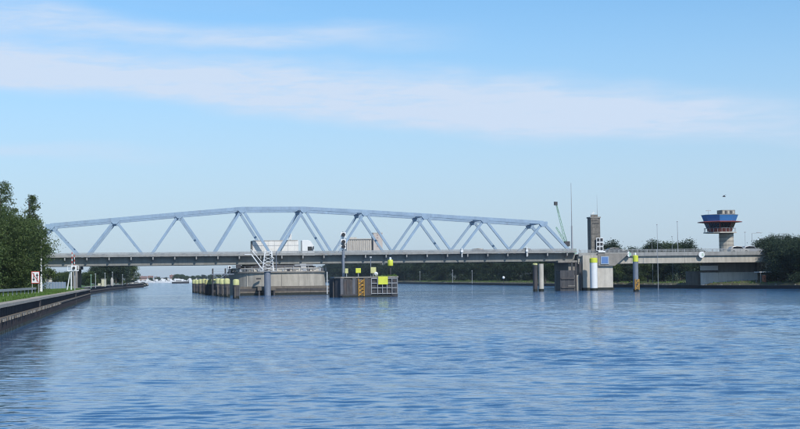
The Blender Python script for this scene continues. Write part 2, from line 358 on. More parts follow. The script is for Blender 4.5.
qn, _, _ = quay('quay_wall', QPTS, 'long dark sheet-piled quay wall with pale coping along the near left grass bank', 1.76, .90, .8, .9, 5.0)
MB().box(QX-3.4, QX-.36, Q_END, Q_END+.35, -1.5, 1.68).build('end_wall', QUAY, qn)
for k in range(40):                                            # worn ends of timbers along the ledge
    y = 84 + k*1.7 + rnd.uniform(-.5, .5); MB().box(quay_x(y)+.05, quay_x(y)+.16, y, y+.35, .74, .97+rnd.uniform(-.08, .03)).build('ledge_bolt_plate', CONC_D if k % 3 else TIMB, qn)
for k in range(12):
    y = 78 + k*14.0; MB().box(quay_x(y)-.07, quay_x(y)+.06, y, y+.12, .1, 1.7).build('ladder_rail', DARKST, qn) if k in (3, 8) else None
quay('quay_wall', wall2, 'curving dark quay wall on the left bank beyond the bridge', 1.85, .8, 1.2, .8, 12.0)

# far tip of the left bank: heap of dark rocks
tip = empty('rock_heap', (-5, 632, 0), 'heap of dark rocks at the far tip of the left quay', 'rocks')
for k in range(16):
    x, y, s = -2.0-k*.55+rnd.uniform(-1, 1), 626+rnd.uniform(-3, 14), rnd.uniform(.8, 1.5)
    mb = MB(); vs = []
    import bmesh
    bm = bmesh.new(); bmesh.ops.create_icosphere(bm, subdivisions=2, radius=s)
    for v in bm.verts: v.co *= 1 + .3*mn.noise(v.co*1.1 + Vector((k*3, 0, 0))); v.co.z *= .75
    mb.add([(v.co.x+x, v.co.y+y, v.co.z+.9+.5*rnd.random()*(k < 10)) for v in bm.verts], [tuple(v.index for v in f.verts) for f in bm.faces]); bm.free()
    mb.build('rock', CONC_D if k % 4 == 0 else ALGAE, tip)

# stones along the right waterline
def stones():
    mb = MB(); r = random.Random(3)
    for k in range(1500):
        y = 225 + (r.random()**1.6)*420; e = right_edge(y); x = e + r.uniform(-.9, 1.0); s = r.uniform(.16, .42)
        z = right_z(x, y); n = 5
        vs = [(x + s*math.cos(a+k)*r.uniform(.7, 1.1), y + s*math.sin(a+k)*r.uniform(.7, 1.1), z-.15) for a in [i*2*math.pi/n for i in range(n)]]
        vs += [(v[0]*.5+x*.5, v[1]*.5+y*.5, z+s*r.uniform(.4, .75)) for v in vs]
        mb.add(vs, [tuple(range(n, 2*n))] + [(i, (i+1) % n, (i+1) % n+n, i+n) for i in range(n)])
    o = mb.build('revetment_stones', STONE); tag(o, 'loose grey stones lining the right waterline', 'stones', kind='stuff')
stones()

ed = empty('bank_edging', (RBX, 240, 0), 'low dark sheet-pile edging along the right waterline', 'bank edging')
yy_ = 215.0
while yy_ < 1180:
    st = 6 if yy_ < 420 else 20; xa, xb = right_edge(yy_)-.55, right_edge(yy_+st)-.55
    MB().beam((xa, yy_, -.25), (xb, yy_+st, -.25), .22, 1.7).build('sheet_pile_panel', QUAY, ed)
    MB().beam((xa+.05, yy_, .66), (xb+.05, yy_+st, .66), .42, .11).build('capping_beam', TIMBD, ed); yy_ += st
def grass(name, spots, n, label, hgt, seed, wide=.03):
    rs = np.random.RandomState(seed)
    P = np.array([spots(rs) for _ in range(n)]); h = hgt*(.5+rs.rand(n)); a = rs.rand(n)*6.28; le = rs.normal(0, .35, (n, 2))*h[:, None]
    dx = np.cos(a)*wide*2; dy = np.sin(a)*wide*2
    v0 = P + np.stack([dx, dy, 0*dx], 1); v1 = P - np.stack([dx, dy, 0*dx], 1); v2 = P + np.stack([le[:, 0], le[:, 1], h], 1)
    co = np.stack([v0, v1, v2], 1).reshape(-1, 3); me = bpy.data.meshes.new(name); me.from_pydata(co.tolist(), [], np.arange(3*n).reshape(-1, 3).tolist()); me.materials.append(GRASSM)
    tag(link_mesh(name, me), label, 'grass', kind='stuff')
grass('bank_grass', lambda r: ((lambda y: (quay_x(y)-1.0-abs(r.normal(0, 1))*6, y, BANK_Z-.07))(60+190*r.rand())), 42000, 'short green grass on the left bank behind the quay coping', .2, 1)
def rgrass(r):
    y = 225 + r.rand()*420; x = right_edge(y) + 1.2 + abs(r.normal(0, 1))*5; return (x, y, right_z(x, y)-.02)
grass('bank_grass', rgrass, 7000, 'rough grass along the top of the right bank', .22, 2, .05)

# ------------------------------------------------------------------ trees
def crown_mesh(name, lobes, n_clump, per, leaf, m, seed, spread=.55):
    rs = np.random.RandomState(seed); cs = []; w = np.array([l[3]*l[4]*l[5] for l in lobes])**.72; w = w/w.sum()
    for k in rs.choice(len(lobes), n_clump, p=w):
        cx, cy, cz, rx, ry, rz = lobes[k]; v = rs.normal(size=3); v /= np.linalg.norm(v); r = (.35+.65*rs.rand()**.45)
        cs.append((cx+v[0]*rx*r, cy+v[1]*ry*r, cz+v[2]*rz*r))
    cs = np.array(cs); size = spread*(.6+.8*rs.rand(n_clump))
    P = np.repeat(cs, per, 0) + rs.normal(size=(n_clump*per, 3))*np.repeat(size, per)[:, None]*np.array([1, 1, .62])
    N = len(P); a = rs.normal(size=(N, 3)); a /= np.linalg.norm(a, axis=1)[:, None]; b = rs.normal(size=(N, 3)); b -= (a*b).sum(1)[:, None]*a; b /= np.linalg.norm(b, axis=1)[:, None]
    s = (leaf*(.6+.8*rs.rand(N)))[:, None]
    co = np.stack([P-a*s*.5, P+b*s*.32, P+a*s*.55, P-b*s*.32], 1).reshape(-1, 3)
    me = bpy.data.meshes.new(name); me.vertices.add(4*N); me.vertices.foreach_set('co', co.ravel().astype(np.float32)); me.loops.add(4*N); me.loops.foreach_set('vertex_index', np.arange(4*N, dtype=np.int32))
    me.polygons.add(N); me.polygons.foreach_set('loop_start', np.arange(0, 4*N, 4, dtype=np.int32)); me.update(calc_edges=True); me.materials.append(m)
    return me, cs
def trunk_mesh(h, r, cs, seed, limbs=16):
    r_ = random.Random(seed); mb = MB(); lean = [r_.uniform(-.04, .04), r_.uniform(-.04, .04)]
    pts = [(lean[0]*h*t+.12*math.sin(t*5+seed), lean[1]*h*t, h*t-.3*(t == 0)) for t in (0, .25, .5, .75, 1)]
    mb.tube(pts, [r*1.25, r, r*.75, r*.5, r*.2], 8)
    for i in r_.sample(range(len(cs)), min(limbs, len(cs))):
        c = Vector(cs[i]); t = max(.18, min(.95, (c.z/h)*.72)); j = t*4; k = int(j); k = min(k, 3); p = Vector(pts[k]).lerp(Vector(pts[k+1]), j-k)
        mid = p.lerp(c, .5) + Vector((0, 0, -.1*(c-p).length)); rr = r*.38*(1-t*.6); mb.tube([p, mid, c], [rr, rr*.65, rr*.2], 5)
    return mb.mesh(BARK, smooth=True)
def make_tree(name, loc, lobes, n_clump, per, leaf, m, seed, h, r, label, group=None, spread=.55, cat='tree', rz=0):
    t = empty(name, loc, label, cat, group, rz); cm, cs = crown_mesh('crown', lobes, n_clump, per, leaf, m, seed, spread)
    link_mesh('trunk', trunk_mesh(h, r, cs, seed), t); link_mesh('crown', cm, t); return t
def round_lobes(seed, h, wd, base=.18, n=9):
    r = random.Random(seed); L = [(0, 0, h*.58, wd*.42, wd*.42, h*.34)]
    for k in range(n):
        a = r.uniform(0, 6.28); z = r.uniform(base, .86); q = wd*.36*(1-.55*max(0, (z-.5)/.5)); L.append((q*math.cos(a), q*math.sin(a), h*z, wd*r.uniform(.14, .26), wd*r.uniform(.14, .26), h*r.uniform(.07, .14)))
    return L
def spire_lobes(seed, h, wd):
    r = random.Random(seed); L = []
    for k in range(16):
        z = .2+.78*k/15; q = wd*.34*(1.05-z)*1.3; a = k*2.4+r.uniform(-.4, .4); L.append((q*math.cos(a), q*math.sin(a), h*z, wd*.28*(1.12-z)+.25, wd*.28*(1.12-z)+.25, h*.055))
    return L
def undergrowth():                                             # tangled bushes closing the foot of the right-hand tree row
    rs = np.random.RandomState(9); L = []
    y = 300.0
    while y < 1200:
        for d in (7, 12): L.append((right_edge(y)+d+rs.rand()*3, y, 2.2+y*.0012, 2.6, 3.2, 1.7+y*.0012))
        y += 4.5 + y*.004
    me, _ = crown_mesh('undergrowth', L, 1900, 22, .42, LEAF_C, 9, .8); tag(link_mesh('undergrowth', me), 'dark tangled undergrowth below the tree row on the right bank', 'undergrowth', kind='stuff')
undergrowth()
# left bank, near: two tall airy trees behind, dense dark bushes in front
def put(px, Y): return at(px, 280, Y)[0]
lt = [(4, 176, 13.6, 7.0, 'tallest dark poplar at the left edge, its open top against the sky', 'spire', 31),
      (33, 186, 12.4, 4.8, 'slender poplar with open twigs just left of the blue truss end', 'spire', 32)]
for px, Y, h, wd, lab, kd, sd in lt:
    make_tree('poplar_tree', (put(px, Y), Y, BANK_Z-.1), spire_lobes(sd, h, wd), 270, 58, .18, LEAF_A, sd, h*.95, .26, lab, 'trees on the near left bank', .27)
for px, Y, h, wd, lab, sd in [(3, 168, 10.2, 9.5, 'broad dense dark bushy tree at the left edge beside the grass', 41), (16, 172, 9.6, 8.0, 'rounded dark bushy tree behind the square waterway sign', 42), (24, 182, 8.2, 4.6, 'smallest dark bush beside the white lamp post', 43), (-14, 165, 11.5, 10, 'dense dark bushy tree cut by the left picture edge', 44), (-52, 142, 12.5, 10, 'dark bushy tree just past the left edge, mirrored in the water', 45), (-105, 120, 12.5, 10, 'next dark bushy tree past the left edge, mirrored near the quay', 46), (-190, 96, 12, 10, 'dark bushy tree nearest the boat on the left bank, past the picture edge', 47)]:
    make_tree('bushy_tree', (put(px, Y), Y, BANK_Z-.1), round_lobes(sd, h, wd, .06, 16), 560, 84, .17, LEAF_A, sd, h*.8, .3, lab, 'trees on the near left bank', .5)
# tree kinds used again and again further off
protos = []
for i, (sd, h, wd, m) in enumerate([(61, 11, 9, LEAF_C), (62, 11, 8, LEAF_C), (63, 11, 7, LEAF_B), (64, 11, 10, LEAF_A)]):
    cm, cs = crown_mesh('crown', round_lobes(sd, h, wd, .08, 12), 260, 56, .32, m, sd, .6); protos.append((cm, trunk_mesh(h*.85, .28, cs, sd, 12), h))
ORD = ['first', 'second', 'third', 'fourth', 'fifth', 'sixth', 'seventh', 'eighth', 'ninth', 'tenth', 'eleventh', 'twelfth', 'thirteenth', 'fourteenth', 'fifteenth', 'sixteenth', 'seventeenth', 'eighteenth', 'nineteenth']
def far_tree(x, y, z, h, kind, label, group, rz=0, sx=1.0):
    cm, tm, h0 = protos[kind]; t = empty('leafy_tree', (x, y, z), label, 'tree', group, rz); s = h/h0; t.scale = (s*sx, s*sx, s)
    link_mesh('trunk', tm, t); link_mesh('crown', cm, t)
r = random.Random(8)
for k, px in enumerate([99, 104, 110, 116, 122, 127]):
    Y = 500 + 14*(k % 3); far_tree(put(px, Y), Y, BANK_Z-.1, r.uniform(9.6, 10.8), (0, 1, 3)[k % 3], ORD[k] + ' from left in the tall dark clump under the bridge, left bank', 'clump beyond the left quay', r.uniform(0, 6), .85)
for k, px in enumerate([44, 49, 55, 61, 67, 73, 80, 86, 91, 95]):
    Y = 400 + 12*(k % 4); far_tree(put(px, Y), Y, BANK_Z-.1, r.uniform(4.0, 5.4), (2, 0, 1, 3)[k % 4], ORD[k] + ' from left of the low shrubby trees under the left bridge end', 'low trees under the left bridge end', r.uniform(0, 6), 1.25)
# right bank row under and beyond the bridge
row_lab, row_grp = 'dark leafy tree in the long row on the right bank, seen under the bridge', 'row of trees on the right bank'
Y = 345.0; k = 0
while Y < 1210:
    for lane in (0, 1):
        x = right_edge(Y) + 9 + lane*9 + r.uniform(-2, 2); yy = Y + r.uniform(-2, 2)
        tpx = 400 + 1400*math.tan(math.atan2(x, yy)-YAW)       # where the tree shows between the piers
        top = r.uniform(16.5, 21)*yy/1400 + 3.1
        if 372 < tpx < 389: top = 10.5*yy/1400 + 3.1
        if tpx < 331: top = (9+max(0, tpx-316)*.4)*yy/1400 + 3.1
        h = min(top, 13.2+yy*.003)-1.3
        far_tree(x, yy, 1.3, h, (0, 1, 0, 3)[(k+lane) % 4], row_lab, row_grp, r.uniform(0, 6), 1.12); k += 1
    Y += 12 + Y*.008
vt = [(605, 330, 11.6), (612, 345, 10.8), (622, 352, 10.1), (633, 350, 10.6), (641, 345, 10.2), (652, 340, 11.3), (662, 332, 11.8), (671, 338, 12.0), (680, 335, 11.8), (690, 345, 11.2), (700, 352, 9.6), (560, 330, 8.0), (572, 322, 8.0), (584, 340, 8.0), (545, 350, 8.4), (648, 318, 7.4), (664, 315, 7.2), (630, 316, 7.3), (682, 318, 7.2), (618, 318, 7.6), (700, 320, 7.4)]
vt_px = {c: sorted(t[0] for t in vt if (t[2] > 9) == c) for c in (True, False)}
for k, (px, Y, h) in enumerate(vt):
    nth = ORD[vt_px[h > 9].index(px)]
    far_tree(put(px, Y), Y, 1.4, h-1.4, k % 4 if k % 4 != 2 else 0, nth + (' from left of the dark trees rising above the approach viaduct' if h > 9 else ' from left of the low dark trees shaded behind the viaduct'),
             'trees behind the viaduct' if h > 9 else 'low trees behind the viaduct', r.uniform(0, 6), 1.0)
for k, (px, Y, h, lab) in enumerate([(788, 262, 9.8, 'dark tree in front of the viaduct end at the right edge'), (796, 256, 10.6, 'dark dense tree in the middle of the clump at the right edge'), (806, 250, 11.0, 'dark tree cut by the right picture edge'), (783, 268, 9.6, 'dark tree set back behind the clump at the right edge'), (768, 291, 11.2, 'leftmost dark tree behind the roadway near the right edge'), (784, 293, 12.0, 'tallest dark tree behind the roadway near the right edge')]):
    x = put(px, Y); sd = 80+k
    make_tree('bushy_tree', (x, Y, max(1.2, right_z(x, Y))-.1), round_lobes(sd, h-1.2, 8.2, .05, 14), 340, 60, .27, LEAF_C, sd, h*.8, .3, lab, 'trees at the right edge', .55)

# ------------------------------------------------------------------ swing bridge
def yz(mb, poly, x0, x1):
    n = len(poly); vs = [(x0, y, z) for y, z in poly] + [(x1, y, z) for y, z in poly]
    return mb.add(vs, [tuple(range(n)), tuple(range(2*n-1, n-1, -1))] + [(i, i+n, (i+1) % n+n, (i+1) % n) for i in range(n)])
NODE_X = [-18.5 + 12.06*i for i in range(9)]
NODE_Z = [13.72, 14.75, 15.78, 16.75, 16.75, 16.08, 15.32, 14.52, 13.72]
XE0, XE1, YN, YF = NODE_X[0]-6.4, NODE_X[-1]+6.4, 272.0, 282.0
PIVX = at(277, 270, 277)[0]
br = empty('swing_bridge', (PIVX, 277, 5.9), 'long pale blue steel truss swing bridge carrying a road across the canal', 'bridge')
for Yt in (YN, YF):
    for i in range(8):
        x0, x1, z0, z1 = NODE_X[i], NODE_X[i+1], NODE_Z[i], NODE_Z[i+1]
        MB().prism([(x0, z0-.33), (x1, z1-.33), (x1, z1+.33), (x0, z0+.33)], Yt-.36, Yt+.36).build('top_chord', BLUE, br)
    bot = [XE0] + [(NODE_X[i]+NODE_X[i+1])/2 for i in range(8)] + [XE1]
    for i in range(9):
        for s in (0, 1):
            end = (i == 0 and s == 0) or (i == 8 and s == 1)
            w = .58 if end else (.52 if (i == 3 and s) or (i == 4 and not s) else .44)
            MB().beam((NODE_X[i], Yt, NODE_Z[i]-.05), (bot[i+s], Yt, 6.95), .42+.01*s, w, (1, 0, 0)).build('end_post' if end else 'diagonal', BLUE, br)
        z = NODE_Z[i]
        MB().prism([(NODE_X[i]-.85, z+.2), (NODE_X[i]-.8, z-.36), (NODE_X[i]-.35, z-.85), (NODE_X[i]+.35, z-.85), (NODE_X[i]+.8, z-.36), (NODE_X[i]+.85, z+.2)], Yt-.385, Yt+.385).build('gusset_plate', BLUE, br)
    MB().box(XE0, XE1, Yt-.36, Yt+.36, 6.02, 7.58).build('bottom_girder', GIRD, br)
    MB().box(XE0-.05, XE1+.05, Yt-.52, Yt+.52, 5.93, 6.02).build('girder_flange', GIRD, br)
    for k in range(27):
        x = XE0+1.0+k*4.09
        sgn = -1 if Yt == YN else 1
        yz(MB(), [(Yt+sgn*.36, 6.6), (Yt+sgn*.36, 7.62), (Yt+sgn*1.55, 7.62), (Yt+sgn*1.55, 7.0)], x-.11, x+.11).build('bracket', FASC, br)
for i in range(9):
    MB().box(NODE_X[i]-.22, NODE_X[i]+.22, YN+.40, YF-.40, NODE_Z[i]-.2, NODE_Z[i]+.2).build('top_strut', BLUE, br)
for i in range(8):
    MB().beam((NODE_X[i], YN+.4, NODE_Z[i]), (NODE_X[i+1], YF-.4, NODE_Z[i+1]), .22, .22).build('wind_brace', BLUE, br)
for k in range(27):
    x = XE0+1.0+k*4.09; MB().box(x-.15, x+.15, YN+.36, YF-.36, 6.1, 6.75).build('cross_beam', GIRD, br)
MB().box(XE0, XE1, YN+.37, YF-.37, 6.75, 6.98).build('road_deck', ASPH, br)
for y0, y1, ed in ((YN-1.55, YN-.37, -1), (YF+.37, YF+1.55, 1)):
    MB().box(XE0, XE1, y0, y1, 7.62, 7.78).build('footway', CONC_D, br)
    ye = y0 if ed < 0 else y1
    MB().box(XE0-.02, XE1+.02, min(ye, ye+ed*.09), max(ye, ye+ed*.09), 7.60, 7.98).build('fascia', FASC, br)
    yr = ye - ed*.12
    for nm, z, hh in (('handrail', 8.42, .10), ('rail', 8.26, .06), ('rail', 8.10, .06)):
        MB().box(XE0, XE1, yr-.035, yr+.035, z-hh, z).build(nm, RAILM, br)
    for k in range(55):
        x = XE0+.3+k*2.03; MB().box(x-.04, x+.04, yr-.05, yr+.05, 7.78, 8.32).build('railing_post', RAILM, br)
    mb = MB()
    for k in range(int((XE1-XE0)/.12)):
        x = XE0+.1+k*.12; mb.box(x-.026, x+.026, yr-.02, yr+.02, 7.8, 8.32)
    mb.build('balusters', RAILM, br, kind='stuff')
for px in (462, 527):                                           # small white lamps fixed to the railing
    x = at(px, 254, 270.2)[0]
    b_ = MB().box(x-.09, x+.09, 270.16, 270.34, 6.9, 8.75).build('lamp_bracket', WHITE, br)
    MB().box(x-.25, x+.22, 270.0, 270.16, 7.85, 8.3).build('navigation_lamp', WHITE, b_)
# turntable under the bridge
MB().lathe(PIVX, 277, [(7.6, 5.24), (7.6, 5.5), (7.1, 5.6), (7.1, 5.78)], 48).build('turntable_ring', DARKST, br, True)
MB().box(PIVX-6.6, PIVX+6.6, 272.6, 281.4, 5.78, 6.1).build('turntable_beam', GIRD, br)
MB().box(PIVX+3.9, PIVX+5.1, 270.6, 271.4, 5.24, 5.92).box(PIVX+2.6, PIVX+6.4, 270.5, 271.48, 5.62, 5.80).build('end_jack', GALV, br)
MB().box(PIVX-8.4, PIVX-7.5, 270.5, 271.4, 5.22, 5.92).build('end_jack', DARKST, br)
MB().box(PIVX-3.1, PIVX-2.3, 270.5, 271.4, 5.22, 5.92).build('end_jack', DARKST, br)

# ------------------------------------------------------------------ pivot pier, its fender, gangway and signal
pp = empty('pivot_pier', (PIVX, 277, 0), 'broad round beige concrete pivot pier under the middle of the swing bridge', 'bridge pier')
MB().lathe(PIVX, 277, [(9.55, -2), (9.55, 4.25)], 72).build('concrete_drum', CONC, pp, True)
MB().lathe(PIVX, 277, [(9.85, 4.25), (9.85, 4.46), (9.7, 4.5)], 72).build('ledge_ring', CONC_D, pp, True)
MB().lathe(PIVX, 277, [(9.45, 4.5), (9.45, 5.22)], 72).build('cap_ring', CONC_L, pp, True)
for k in range(26):                                            # pipe brackets and service boxes along the rim
    a = R(180+6+k*6.6); rr = 9.52
    x, y = PIVX+rr*math.cos(a), 277+rr*math.sin(a); w = rnd.uniform(.10, .45); h = rnd.uniform(.2, .62)
    MB().box(x-w, x+w, y-.12, y+.1, 4.52, 4.52+h).build('service_box', (CONC_L, GALV, DARKST, CONC_D)[k % 4], pp)
mb = MB(); N = 48
ring = [(PIVX+9.62*math.cos(R(175+k*190/N)), 277+9.62*math.sin(R(175+k*190/N)), 5.02) for k in range(N+1)]
mb.tube(ring, [.05]*len(ring), 6).build('rim_pipe', GALV, pp)
for k in range(20):
    a = R(178+k*9.6); x, y = PIVX+9.72*math.cos(a), 277+9.72*math.sin(a); MB().box(x-.03, x+.03, y-.03, y+.03, 4.5, 5.5).build('railing_post', GALV, pp)
mb = MB(); ring = [(PIVX+9.72*math.cos(R(178+k*182.4/N)), 277+9.72*math.sin(R(178+k*182.4/N)), 5.5) for k in range(N+1)]
mb.tube(ring, [.03]*len(ring), 5).build('handrail', GALV, pp)
for k in range(11):                                            # formwork joints and drain stains
    a = R(200+k*14); x, y = PIVX+9.56*math.cos(a), 277+9.56*math.sin(a)
    MB().box(x-.05, x+.05, y-.05, y+.05, .9, 4.2).build('drain_pipe', CONC_D if k % 2 else CONC_L, pp) if k in (2, 5, 8) else None
MB().box(PIVX-4.8, PIVX-3.9, 267.62, 267.86, 3.0, 3.3).build('wall_vent', DARKST, pp)

FY = 263.5                                                     # timber fender in front of the pier
fx0, fx1 = at(240, 290, FY)[0], at(334, 290, FY)[0]
fd = empty('pier_fender', (fx0, FY, 0), 'low weathered timber fender running in front of the round pier', 'fender')
MB().box(fx0+.1, fx1-.1, FY+.17, FY+.2, -1.5, 1.3).build('back_boarding', TIMBD, fd)
for z, h, m in ((1.45, .40, TIMB), (1.02, .38, TIMBD), (.62, .34, TIMB), (.15, .5, ALGAE)):
    for k in range(4):
        xa = fx0+(fx1-fx0)*k/4; xb = fx0+(fx1-fx0)*(k+1)/4-.03
        MB().box(xa, xb, FY-.18, FY+.16, z-h/2, z+h/2).build('fender_timber', m, fd)
for k in range(14):
    x = fx0+.4+(fx1-fx0-.8)*k/13; MB().cyl((x, FY+.42, -1.5), (x, FY+.42, 1.55), .2, n=10).build('fender_pile', TIMBD, fd, True)
MB().box(fx0, fx1, FY+.2, FY+1.3, 1.62, 1.70).build('walkway', TIMB, fd)
lx0, lx1 = at(257, 290, FY)[0], at(275, 290, FY)[0]
MB().box(lx0, lx1, FY-1.6, FY-.2, .95, 1.62).build('landing_block', TIMB, fd)
for k in range(4): MB().cyl((lx0+.3+k*(lx1-lx0-.6)/3, FY-1.3, -1.5), (lx0+.3+k*(lx1-lx0-.6)/3, FY-1.3, .95), .2, n=10).build('landing_pile', TIMBD, fd, True)
rx = at(327, 280, FY)[0]
MB().box(rx-.06, rx+.06, FY-.3, FY-.18, .1, 4.3).build('white_post', WHITE, fd)
for z in (.6, 1.2, 1.9, 2.6): MB().box(rx+.06, rx+1.35, FY-.28, FY-.2, z, z+.08).build('ladder_rung', GALV, fd)
MB().box(rx+.55, rx+1.3, FY-.1, FY, 1.25, 2.05).build('notice_board', GBARR, fd)
MB().box(rx+1.3, rx+1.42, FY-.3, FY-.18, .1, 3.4).build('ladder_post', DARKST, fd)

sx = at(267.5, 280, 261.0)[0]
sg = empty('signal_tower', (sx, 261.0, 0), 'white lattice signal and access stair on a blue-grey steel pile before the round pier', 'signal mast')
MB().cyl((sx, 261, -1.5), (sx, 261, 4.45), .62, n=20).build('steel_pile', STEEL, sg, True)
MB().box(sx-1.5, sx+1.7, 260.2, 261.9, 4.45, 4.58).build('platform', GALV, sg)
for dx in (-.95, 1.15):
    for dy in (-.6, .7): MB().beam((sx+dx, 261+dy, 4.58), (sx+dx*.55+.15, 261+dy, 8.35), .10, .10).build('mast_leg', WHITE, sg)
for k in range(6):
    z = 4.75+k*.62; w = .95-.07*k
    MB().beam((sx-w+.1, 260.38, z), (sx+w+.1, 260.38, z+.58), .07, .07).build('lattice_brace', WHITE, sg)
    MB().beam((sx+w+.1, 260.36, z), (sx-w+.1, 260.36, z+.58), .07, .07).build('lattice_brace', WHITE, sg)
xa = at(251, 254, 261)[0]
for dy in (-.3, .5):
    MB().beam((xa, 261+dy, 7.75), (sx-.8, 261+dy, 4.7), .10, .16).build('stair_string', WHITE, sg)
    MB().beam((xa, 261+dy, 8.6), (sx-.6, 261+dy, 5.7), .06, .06).build('stair_handrail', WHITE, sg)
for k in range(9):
    t = (k+.5)/9; MB().box(xa+(sx-.8-xa)*t-.12, xa+(sx-.8-xa)*t+.12, 260.7, 261.5, 7.75-3.05*t, 7.79-3.05*t).build('stair_tread', GALV, sg)
MB().box(xa-1.2, xa+.1, 260.7, 261.6, 7.62, 7.75).build('stair_landing', WHITE, sg)
for k, (dx, z) in enumerate(((.5, 7.6), (.95, 6.9), (.75, 6.2))):
    o = MB().cyl((sx+dx, 260.2, z), (sx+dx, 259.95, z), .24, n=14).build('signal_light', WHITE, sg, True); MB().cyl((sx+dx, 259.95, z), (sx+dx, 259.9, z), .15, n=12).build('lens', BLACK, o)
x = at(276.5, 262, 261)[0]; MB().cyl((x, 261.4, 4.58), (x, 261.4, 8.2), .07, n=8).build('pole', STEEL, sg)

# guard piles along the left of the pier
pile_px = [(194.4, 338), (197.2, 326), (200.6, 313), (204.2, 301), (207.2, 291), (210.4, 282), (213.8, 272.5), (218.3, 261.5), (222.2, 253.5), (227, 243.5), (236, 227.5)]
ordn = ['farthest', 'tenth', 'ninth', 'eighth', 'seventh', 'sixth', 'fifth', 'fourth', 'third', 'second', 'nearest']
proto = None
for (px, Y), od in zip(pile_px, ordn):
    x = at(px, 290, Y)[0]
    if proto is None:
        proto = empty('guard_pile', (0, 0, 0), 'x', 'pile', 'row of yellow-topped guard piles')
        MB().lathe(0, 0, [(.50, -2), (.50, 2.25)], 18).build('pile_shaft', TIMBD, proto, True)
        MB().lathe(0, 0, [(.53, 2.25), (.53, 2.95), (.42, 3.15), (.12, 3.22)], 18).build('yellow_cap', YELW, proto, True)
        MB().lathe(0, 0, [(.56, 1.5), (.56, 1.62)], 18).build('iron_band', DARKST, proto, True)
        MB().box(-.07, .07, -.72, -.53, .2, 1.9).build('rubbing_strip', TIMB, proto)
        MB().lathe(0, 0, [(.515, -1.5), (.515, .48)], 18).build('wet_band', ALGAE, proto, True)
        o = proto
    else: o = copy_tree(proto)
    o.location = (x, Y, rnd.uniform(-.12, .1)); o.rotation_euler = (rnd.uniform(-.012, .012), rnd.uniform(-.012, .012), rnd.uniform(-.5, .5))
    o['label'] = od + (' from the front' if od not in ('farthest', 'nearest') else '') + ' dark yellow-topped pile in the row left of the round pier'
# service scaffold at the left shoulder of the pier
cx = at(219, 270, 266)[0]
sc = empty('service_gantry', (cx, 270, 0), 'small steel gantry with lamp at the left shoulder of the round pier', 'gantry')
for dx in (-1.0, 1.4):
    for dy in (-.7, .7): MB().box(cx+dx-.11, cx+dx+.11, 270+dy-.11, 270+dy+.11, -1.5, 5.2).build('gantry_leg', DARKST, sc)
MB().box(cx-1.3, cx+3.0, 269.1, 270.9, 4.0, 4.16).build('gantry_deck', STEEL, sc)
for z in (4.6, 5.1): MB().box(cx-1.2, cx+1.6, 269.2, 269.26, z, z+.06).build('gantry_rail', GALV, sc)
MB().beam((cx-1, 269.2, 2.4), (cx+1.4, 269.2, 4.0), .1, .1).build('gantry_brace', STEEL, sc)
MB().beam((cx+1.4, 269.2, 2.4), (cx-1, 269.25, 4.0), .1, .1).build('gantry_brace', STEEL, sc)
MB().cyl((cx+2.2, 269.3, 4.16), (cx+2.2, 269.3, 5.1), .06, n=8).build('lamp_pole', STEEL, sc); MB().box(cx+1.9, cx+2.5, 269.1, 269.5, 5.1, 5.7).build('lamp_head', WHITE, sc); MB().cyl((cx+2.2, 269.1, 5.4), (cx+2.2, 269.02, 5.4), .2, n=12).build('lamp_lens', BLACK, sc)

# ------------------------------------------------------------------ dolphin with signs in front of the bridge
DY = 221.5
dx0, dx1 = at(336, 290, DY)[0], at(399, 290, DY)[0]
dp = empty('mooring_dolphin', (dx0, DY, 0), 'large dark fendered dolphin with ladder and white frame in front of the bridge', 'dolphin')
c = .9
MB().slab([(dx0+c, DY), (dx1-c*1.4, DY), (dx1, DY+c*1.4), (dx1, DY+6), (dx1-c, DY+7), (dx0+c, DY+7), (dx0, DY+6), (dx0, DY+c)], -2, 3.05).build('core', DARKST, dp)
MB().slab([(dx0+c-.15, DY-.15), (dx1-c*1.4+.1, DY-.15), (dx1+.15, DY+c*1.3), (dx1+.15, DY+6.1), (dx1-c, DY+7.15), (dx0+c, DY+7.15), (dx0-.15, DY+6.1), (dx0-.15, DY+c)], 3.05, 3.28).build('cap_slab', CONC_D, dp)
MB().box(dx0+c, dx1-1.5, DY-.62, DY-.59, -1, .26).build('wet_band', ALGAE, dp)
fxe = at(370, 290, DY)[0]
for k in range(10):
    x = dx0+.95+k*(fxe-dx0-1.1)/9
    MB().box(x-.29, x+.29, DY-.34-.06*(k % 3), DY-.002, -1.2, 3.0-.08*(k % 4)).build('fender_timber', (SLATE, DARKST, DARKST, TIMBD, SLATE, TIMBD)[k % 6], dp, bevel=.03)
for k in range(5): MB().box(dx0-.3, dx0-.002, DY+1.3+k*1.1, DY+1.8+k*1.1, -1.2, 2.9).build('fender_timber', TIMBD, dp)
MB().box(dx0+.6, fxe, DY-.58, DY-.47, .25, .5).build('waling', DARKST, dp)
ox = at(361.3, 285, DY-.6)[0]
ld = MB().box(ox-.5, ox-.38, DY-.72, DY-.56, .15, 2.95).box(ox+.38, ox+.5, DY-.72, DY-.56, .15, 2.95).build('ladder', ORNG, dp)
for k in range(9): MB().cyl((ox-.38, DY-.64, .35+k*.29), (ox+.38, DY-.64, .35+k*.29), .05, n=6).build('rung', ORNG, ld)
for k in range(4): MB().beam((ox-.36, DY-.60, .35+k*.6), (ox+.36, DY-.60, .9+k*.6), .10, .14).build('ladder_brace', ORNG, ld)
gx = [at(p, 285, DY-.3)[0] for p in (371.5, 377.5, 382.5, 387, 392, 397.5)]
gz = [.55, 1.45, 2.2, 2.95]
for x in gx: MB().box(x-.04, x+.04, DY-.34, DY-.24, .45, 3.0).build('frame_upright', GALV, dp)
for z in gz: MB().box(gx[0]-.04, gx[-1]+.04, DY-.237, DY-.15, z-.05, z+.05).build('frame_rail', GALV, dp)
